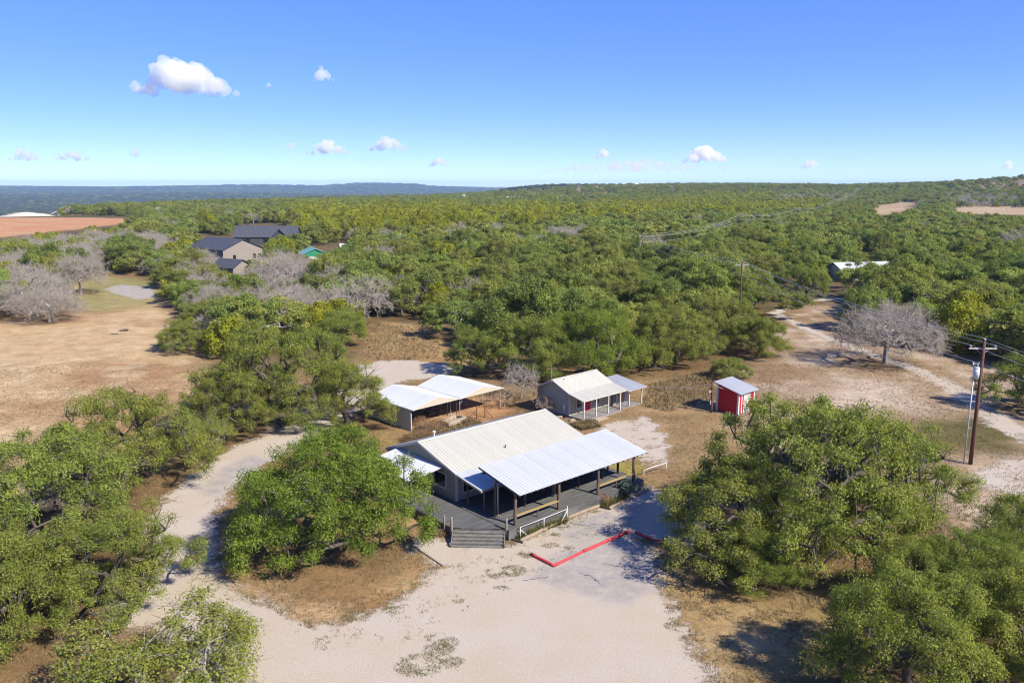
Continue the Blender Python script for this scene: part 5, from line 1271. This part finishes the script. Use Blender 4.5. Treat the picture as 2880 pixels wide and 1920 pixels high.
wire('service_line', c0, hp(0, 0) * 0 + Matrix.Translation(G(1601, 1174, 0)) @ (Matrix.Rotation(math.radians(42.5), 3, 'Z') @ Vector((10.8, -1.0, 2.3))), .5, 'thin service wire from the short pole to the cabin wing', .014)
so = G(2074, 1168); wire('service_line', c0, Matrix.Translation(so) @ (Matrix.Rotation(math.radians(42), 3, 'Z') @ Vector((.0, 1.5, 2.75))), .1, 'short service wire from the short pole to the red shed', .014)
gw = GY(1808, 660, 236.0)
for k in (-1, 1): wire('guy_wire', (p3.x, p3.y, H3 - 1.0), (p3.x - 6.0 - k * 1.2, p3.y - 4 + k * 2, 0), .05, ['guy wire on the field side of the guyed pole', '', 'guy wire on the cabin side of the guyed pole'][k + 1], .03)

# ---------------------------------------------------------------- far buildings
b = G(690, 740); gable_house('barn', 'large barn with charcoal roof and grey tan gable end behind leafless oaks', 'barn', (b.x - 1.5, b.y + 3, 0), math.radians(140), 22, 15.0, 4.6, 7.8, M['barn_wall'], M['slate'], None,
                             [(-.05, -4.2, 1.0, 1.0, 1.7, 'x'), (-.05, -6.3, 1.0, 1.0, 1.7, 'x'), (-.05, 3.4, 1.0, 1.0, 1.7, 'x')])
b = G(655, 690); hh_ = gable_house('farmhouse', 'long charcoal farmhouse with a steep gabled entrance beyond the barn', 'house', (b.x - .5, b.y + 8, 0), math.radians(2), 27, 11, 3.6, 8.0, M['dark_wall'], M['slate'], None, [(6, -5.52, 1, 2.2, 1.6, 'y'), (14, -5.52, 1, 2.2, 1.6, 'y')])
eg = MB(); eg.add([(17.5, -9, 0), (24.5, -9, 0), (24.5, -9, 3.4), (21, -9, 7.0), (17.5, -9, 3.4), (17.5, 0, 0), (24.5, 0, 0), (24.5, 0, 3.4), (21, 0, 7.0), (17.5, 0, 3.4)], [(0, 1, 2, 3, 4), (0, 4, 9, 5), (1, 6, 7, 2)]); eg.build('entrance_wing', M['dark_wall'], hh_)
slab(hh_, 'wing_roof', (21, -9.6, 7.2), (0, 9.6, 0), (4.2, 0, -4.2), .15, M['slate']); slab(hh_, 'wing_roof', (21, -9.6, 7.2), (0, 9.6, 0), (-4.2, 0, -4.2), .15, M['slate'])
MB().box(20.2, -9.06, .2, 21.8, -8.99, 3.6).build('window', M['glass'], hh_); MB().box(4, .5, 6.5, 5, 1.5, 9.0).build('chimney', M['dark_wall'], hh_)
b = G(655, 775); gable_house('garage', 'low charcoal roofed garage half hidden in front of the barn', 'garage', (b.x + 3.0, b.y, 0), math.radians(150), 9, 7, 2.6, 4.6, M['barn_wall'], M['slate'])
b = G(888, 742); gh = gable_house('green_barn', 'small metal barn with green gable and white front beside the wood', 'barn', (b.x, b.y, 0), math.radians(112), 10, 8.0, 3.3, 5.0, M['pale_wall'], M['green_roof'])
MB().add([(-.04, -4, 3.3), (-.04, 4, 3.3), (-.04, 0, 5.0), (-.04, 4, 2.5), (-.04, -4, 2.5)], [(0, 2, 1, 3, 4)]).build('green_gable', M['green'], gh)
b = G(2440, 792); gable_house('white_house', 'white house glimpsed between the oaks beyond the dirt track', 'house', (b.x - 7, b.y + 6, 0), math.radians(12), 17, 8, 2.9, 4.6, M['white'], M['roof_white'], None, [(4, -4.02, 1, 1.2, 1.1, 'y'), (11, -4.02, 1, 1.2, 1.1, 'y')])
b = G(2365, 770); gable_house('white_shed', 'small white shed glimpsed left of the white house', 'shed', (b.x - 3, b.y + 4, 0), math.radians(5), 7, 5, 2.7, 4.0, M['white'], M['roof_white'])
b = G(958, 712); gable_house('white_outbuilding', 'tiny white outbuilding under the oaks near the green barn', 'shed', (b.x, b.y, 0), math.radians(20), 7, 4, 2.6, 3.6, M['white'], M['roof_white'])
def farat(px, py, d):
    q = GY(px, py, d); return (q.x, q.y, float(height(np.array([q.x]), np.array([q.y]))[0]))
x, y, z = farat(1303, 552, 1250); t = MB().tube([(x, y, z), (x, y, z + 10)], 2.6, 16); t.tube([(x, y, z + 10), (x, y, z + 11)], [3.3, .6], 16); tag(t.build('silo', M['pale_wall'], None, True), 'pale cylindrical silo standing above the far wood', 'silo')
x, y, z = farat(1627, 545, 1500); tag(MB().box(x - 3, y - 3, z, x + 3, y + 3, z + 13).box(x - 3.8, y - 3.8, z + 13, x + 3.8, y + 3.8, z + 14.5).build('water_tower', M['barn_wall'], None), 'square tan tower near the foot of the brown hills', 'tower')
for i, (px, py, d, w_, lb) in enumerate([(1425, 556, 1150, 22, 'long pale roofed far building near the brown hills'), (900, 547, 2600, 40, 'pale roofed far building on the valley side'), (1085, 568, 1000, 14, 'dark roofed house tucked in the far wood'), (440, 592, 640, 7, 'pale roofed house beside the orange field'), (1785, 528, 2100, 24, 'pale roofed building on the brown hill crest')]):
    x, y, z = farat(px, py, d); gable_house('far_building', lb, 'building', (x, y, z), .1, w_, 10, 5.0, 8.0, M['dark_wall'] if i == 2 else M['pale_wall'], M['slate'] if i == 2 else M['roof_white'])
# quarry on the left horizon
def heap(name, px, py, d, rx, ry, hz_, label, seed):
    x, y, z = farat(px, py, d); n, m_ = 40, 14; vs_, fs = [], []
    for i in range(m_ + 1):
        t = i / m_
        for k in range(n):
            a = 2 * math.pi * k / n; rr = (1 - t) * (1 + .25 * math.sin(3 * a + seed) + .12 * math.sin(7 * a + seed * 2)); vs_.append((rx * rr * math.cos(a), ry * rr * math.sin(a), hz_ * (1 - (1 - t) ** 1.5) + .4 * math.sin(9 * a + i)))
    for i in range(m_):
        for k in range(n): fs.append((i * n + k, i * n + (k + 1) % n, (i + 1) * n + (k + 1) % n, (i + 1) * n + k))
    o = MB().add(vs_, fs).build(name, M['spoil'], None, True); o.location = (x, y, z - 1); return tag(o, label, 'spoil heap')
heap('spoil_heap', 70, 590, 740, 30, 14, 5.0, 'long pale quarry spoil heap at the edge of the valley', 1)
heap('spoil_heap', 192, 585, 740, 8, 7, 6, 'small pointed spoil heap beneath the conveyor', 2)
x, y, z = farat(185, 580, 740); cv = empty('conveyor', (x, y, z)); tag(cv, 'inclined quarry conveyor rising to its small spoil heap', 'conveyor')
MB().bar((-14, 0, 1), (0, 0, 7.5), .8, .7).build('belt_frame', M['pale_wall'], cv); MB().bar((-2, 0, -1), (-2, 0, 6), .8, .8).build('leg', M['pale_wall'], cv); MB().bar((-8, 0, -1), (-8, 0, 3.4), .6, .6).build('leg', M['pale_wall'], cv)
# low stone planter wall and footbridge on the lawn
p = G(40, 800); o = MB().box(-9, -1, 0, 9, 1, 1.1).box(-9.2, -1.2, 1.1, 9.2, 1.2, 1.4).build('stone_wall', M['concrete']); o.location = p; o.rotation_euler.z = .15; tag(o, 'low brown wall among the leafless oaks left of the lawn', 'wall')

# ---------------------------------------------------------------- grass and weeds
def blades(name, label, n, sampler, h0, h1, mat, seed, per=5):
    rg = np.random.default_rng(seed); P, hs = sampler(rg, n); m = len(P) * per; b = np.repeat(np.arange(len(P)), per)
    h = hs[b] * rg.uniform(h0, h1, m); az = rg.uniform(0, 6.283, m); lean = rg.uniform(.15, .9, m); off = rg.normal(size=(m, 2)) * .045 * (1 + hs[b])[:, None]
    c = np.zeros((m, 3)); c[:, :2] = P[b] + off; t = np.stack([np.cos(az), np.sin(az), np.zeros(m)], 1); s = np.stack([-np.sin(az), np.cos(az), np.zeros(m)], 1); w = (.010 + .05 * h)[:, None]
    tip = c + t * (h * lean)[:, None] + np.array([0, 0, 1.]) * (h * np.sqrt(np.maximum(.1, 1 - lean ** 2 * .6)))[:, None]
    v = np.stack([c - s * w, c + s * w, tip], 1).reshape(-1, 3); f = np.arange(3 * m).reshape(m, 3)
    tone = np.clip(rg.random(m) * .7 + .3 * rg.random(len(P))[b], 0, 1)
    me = mesh_np(name, v, f, mat, False, {'tone': ('FACE', 'FLOAT', tone)})
    return tag(link(bpy.data.objects.new(name, me)), label, None, None, 'stuff')
BUILT = [np.array([hp(-3.5, -9)[:2], hp(-3.5, 4)[:2], hp(-.6, 7.1)[:2], hp(15.2, 7.1)[:2], hp(15.2, -10.2)[:2], hp(-3.5, -10.2)[:2]])]
def fieldsampler(rg, n):
    # even on screen rather than on the ground: more tufts where one looks closely
    y = 34 * (115 / 34) ** rg.random(n); x = rg.uniform(-.72, .72, n) * y; P = np.stack([x, y], 1)
    sd = np.maximum(sdpoly(P, LOT), sdpoly(P, YARD)); nz = fbm(x / 1.4, y / 1.4, 71); nz2 = fbm(x / 7, y / 7, 72)
    k = (sd + (nz - .5) * 2.0 < .15) & (nz + nz2 * .6 > .72)
    for q in BUILT: k &= sdpoly(P, q) < .05
    k &= sdpoly(P, CPSOIL) < 0
    P = P[k]; return P, (.55 + .9 * fbm(P[:, 0] / 5, P[:, 1] / 5, 73))
blades('dry_grass', 'short dry tan grass over the island and fields', 110000, fieldsampler, .06, .22, M['grassblade'], 1, 4)
def edgesampler(rg, n):
    y = 34 * (75 / 34) ** rg.random(n); x = rg.uniform(-.6, .6, n) * y; P = np.stack([x, y], 1); sd = sdpoly(P, LOT); nz = fbm(x / 1.2, y / 1.2, 81); nz2 = fbm(x / 3.7, y / 3.7, 82)
    k = (sd > -.6) & (sd < 2.2) & (nz * .55 + nz2 > .93 + sd * .08)
    for q in BUILT: k &= sdpoly(P, q) < .05
    P = P[k]; return P, np.full(len(P), .8)
blades('green_weeds', 'low greenish weeds along the edges of the gravel', 60000, edgesampler, .05, .16, M['greenblade'], 2, 5)
def spotsampler(rg, n):
    C = [(1180, 1870, 1.1), (1235, 1825, .7), (1225, 1790, .5), (1275, 1865, .6), (1265, 1805, .5), (1480, 1560, .55), (1440, 1605, .8), (1400, 1615, .6), (1550, 1535, .5), (1410, 1655, .4), (1290, 1690, .25), (1380, 1605, .3), (1560, 1505, .35), (1000, 1735, .7), (1110, 1715, .5), (1585, 1480, .4), (1600, 1540, .3), (1900, 1760, .5)]
    out = []
    for x, y, r in C:
        g = G(x, y); k = int(n * r * r / 7); a = rg.random((k, 2)); rr = r * np.sqrt(a[:, 0]); out.append(np.stack([g.x + rr * np.cos(a[:, 1] * 6.283) * 1.25, g.y + rr * np.sin(a[:, 1] * 6.283)], 1))
    P = np.concatenate(out); nz = fbm(P[:, 0] / .5, P[:, 1] / .5, 91); P = P[nz > .42]; return P, np.full(len(P), .8)
blades('grass_patches', 'sparse olive grass patches growing through the gravel', 3600, spotsampler, .05, .15, M['greenblade'], 3, 4)
def dotsampler(rg, n):
    q = GP([(1020, 1690), (1190, 1600), (1440, 1545), (1620, 1470), (1780, 1420), (1800, 1480), (1560, 1590), (1350, 1700), (1150, 1800), (900, 1830), (800, 1760)])
    lo, hi = q.min(0), q.max(0); P = rg.uniform(lo, hi, (n * 3, 2)); k = (sdpoly(P, q) > 0) & (fbm(P[:, 0] / 1.3, P[:, 1] / 1.3, 97) > .5); P = P[k][:n]; return P, rg.uniform(.4, 1.3, len(P))
blades('gravel_weeds', 'tiny dark weeds dotted over the gravel by the house', 900, dotsampler, .04, .14, M['greenblade'], 8, 7)
def weedsampler(rg, n):
    out = []
    for i in range(n):
        a, b = (rg.uniform(.2, 5.3), rg.uniform(7.12, 7.42)) if rg.random() < .55 else (rg.uniform(9.5, 12.4), rg.uniform(7.1, 7.75)); q = hp(a, b); out.append((q.x, q.y))
    return np.array(out), rg.uniform(.8, 1.8, n)
blades('porch_weeds', 'straggling weeds between the deck and the logs', 700, weedsampler, .1, .4, M['greenblade'], 4, 6)
def tallsampler(rg, n):
    Z = [GP([(1130, 1255), (1170, 1205), (1300, 1180), (1360, 1190), (1300, 1215), (1180, 1260)]), GP([(1640, 1210), (1600, 1195), (1660, 1185), (1690, 1200)]), GP([(1830, 1080), (2000, 1040), (2020, 1130), (1880, 1160), (1800, 1140)]), GP([(1000, 905), (1230, 925), (1240, 1010), (1010, 1015)])]
    out = []
    for q in Z:
        lo, hi = q.min(0), q.max(0); P = rg.uniform(lo, hi, (n, 2)); out.append(P[sdpoly(P, q) > 0])
    P = np.concatenate(out); return P, .7 + fbm(P[:, 0] / 2, P[:, 1] / 2, 95)
blades('tall_dry_weeds', 'taller russet dry weeds round the carports and the cabin', 2600, tallsampler, .12, .5, M['grassblade'], 5, 5)

# ---------------------------------------------------------------- air and clouds
hz = MB().box(-15000, -15000, -75, 15000, 15000, 90).mesh('haze', M['white'])
m_ = bpy.data.materials.new('haze_air'); m_.use_nodes = True; nt = m_.node_tree; nt.nodes.remove(nt.nodes['Principled BSDF'])
pv = N(nt, 'ShaderNodeVolumePrincipled'); pv.inputs['Color'].default_value = (.48, .70, 1.0, 1); pv.inputs['Density'].default_value = 6.5e-5; pv.inputs['Anisotropy'].default_value = .0
pv.inputs['Density Attribute'].default_value = ''
nt.links.new(pv.outputs[0], nt.nodes['Material Output'].inputs['Volume']); hz.materials.clear(); hz.materials.append(m_)
tag(link(bpy.data.objects.new('haze', hz)), 'thin bluish air between here and the hills', None, None, 'stuff')

cm = bpy.data.materials.new('cloud_vapour'); cm.use_nodes = True; nt = cm.node_tree; nt.nodes.remove(nt.nodes['Principled BSDF'])
cv_ = N(nt, 'ShaderNodeVolumePrincipled'); cv_.inputs['Color'].default_value = (.995, .995, .995, 1); cv_.inputs['Density'].default_value = .015; cv_.inputs['Anisotropy'].default_value = .2; cv_.inputs['Density Attribute'].default_value = ''
nt.links.new(cv_.outputs[0], nt.nodes['Material Output'].inputs['Volume'])
cm2 = cm.copy(); cm2.name = 'thin_cloud_vapour'; cm2.node_tree.nodes['Principled Volume'].inputs['Density'].default_value = .016
cm3 = cm.copy(); cm3.name = 'wispy_cloud_vapour'; cm3.node_tree.nodes['Principled Volume'].inputs['Density'].default_value = .0045
def cracks():
    lot = bpy.data.objects['gravel_lot']
    for k, px in enumerate([[(1462, 1632), (1500, 1628), (1530, 1624), (1556, 1622)], [(1618, 1608), (1660, 1618), (1684, 1636), (1705, 1652)], [(1690, 1582), (1735, 1592), (1772, 1602), (1795, 1612)], [(1600, 1470), (1650, 1478), (1690, 1470)]]):
        rg = random.Random(k); P = []
        for a, b in zip(px[:-1], px[1:]):
            for t in np.linspace(0, 1, 7)[:-1]: g = G(a[0] + (b[0] - a[0]) * t, a[1] + (b[1] - a[1]) * t); P.append(Vector((g.x + rg.uniform(-.1, .1), g.y + rg.uniform(-.12, .12), .0105)))
        vs_ = []
        for i, p in enumerate(P):
            w = rg.uniform(.02, .09) * (1 - abs(2 * i / (len(P) - 1) - 1) ** 3); vs_ += [p + Vector((0, -w, 0)), p + Vector((0, w, 0))]
        MB().add(vs_, [(2 * i, 2 * i + 2, 2 * i + 3, 2 * i + 1) for i in range(len(P) - 1)]).build('crack', M['tar'], lot)
M['tar'] = mat_simple('old_tar', (.13, .125, .12), (.09, .088, .085), 6, .9)
cracks()
def cloud(x0, y0, x1, y1, d, label, seed, thick=True, flat=.5, n=46):
    """cumulus: a heap of puffs on a flat base, merged to one skin"""
    rg = np.random.default_rng(seed); A = GY(x0, y1, d); B = GY(x1, y0, d); W_ = B.x - A.x; Hh = B.z - A.z; cx = (A.x + B.x) / 2
    bm = bmesh.new()
    for k in range(n):
        t = rg.uniform(-1, 1); t = t * abs(t) ** .25; env = (1 - abs(t) ** 1.7) ** .75; u = rg.random() ** .8
        r = Hh * rg.uniform(.09, .26) * (.45 + .7 * env)
        zz = A.z + r * .75 + max(0, (Hh * env - 2 * r)) * u; xx = cx + t * (W_ / 2 - r)
        yy = d + rg.uniform(-.5, .5) * W_ * .55
        g = bmesh.ops.create_icosphere(bm, subdivisions=3, radius=r, matrix=Matrix.Translation((xx, yy, zz)))
    me = bpy.data.meshes.new('cloud'); bm.to_mesh(me); bm.free(); me.materials.append(cm if thick else cm3 if thick is None else cm2)
    o = bpy.data.objects.new('cloud', me); link(o); tag(o, label, 'cloud', 'fair weather clouds', None)
    md = o.modifiers.new('merge', 'REMESH'); md.mode = 'VOXEL'; md.voxel_size = max(min(W_ / 75, Hh / 11), 3.0)
    tx = bpy.data.textures.new('puff%d' % seed, 'CLOUDS'); tx.noise_scale = Hh * .22; tx.noise_depth = 3
    dm = o.modifiers.new('billow', 'DISPLACE'); dm.texture = tx; dm.strength = Hh * .16; dm.mid_level = .5; dm.texture_coords = 'GLOBAL'
    sm = o.modifiers.new('soften', 'SMOOTH'); sm.iterations = 2; sm.factor = .5
    return o
CL = [(378, 150, 648, 264, 5200, 'largest white cumulus cloud, high above the valley', True, 70), (876, 184, 938, 228, 6000, 'small round white cloud alone in the deep blue', False, 30), (742, 228, 772, 248, 6000, 'faint wisp of cloud beside the small round cloud', False, 16),
      (24, 408, 106, 452, 7500, 'white pointed cloud low over the valley ridge', True, 30), (142, 418, 256, 452, 8200, 'soft flat cloud low over the valley', False, 34), (358, 414, 398, 440, 8500, 'faint small cloud low above the valley hills', False, 18),
      (796, 396, 836, 424, 8000, 'small soft cloud left of the long low cloud', False, 18), (858, 388, 982, 436, 7800, 'long white low cloud trailing wisps', True, 40), (1028, 378, 1146, 424, 7400, 'bright flat bottomed low cloud', True, 40), (1200, 438, 1272, 470, 8600, 'small white cloud just above the wood horizon', False, 26),
      (1916, 402, 2050, 458, 8600, 'bright billowing cloud above the long haze bank', True, 44), (1675, 414, 1722, 446, 8800, 'little puff above the long haze bank', False, 20), (1500, 440, 2070, 486, 10500, 'long thin bank of cloud over the brown hills', None, 150), (2246, 444, 2318, 474, 8800, 'small faint cloud right of the long bank', False, 24), (2818, 448, 2850, 476, 8800, 'faint puff over the right hand hill', False, 18)]
for i, (a, b, c, d, dist, lb, th, n) in enumerate(CL): cloud(a, b, c, d, dist, lb, 200 + i, th, n=n)
for o in list(bpy.data.objects):
    if o.type == 'MESH' and not o.users_collection: pass
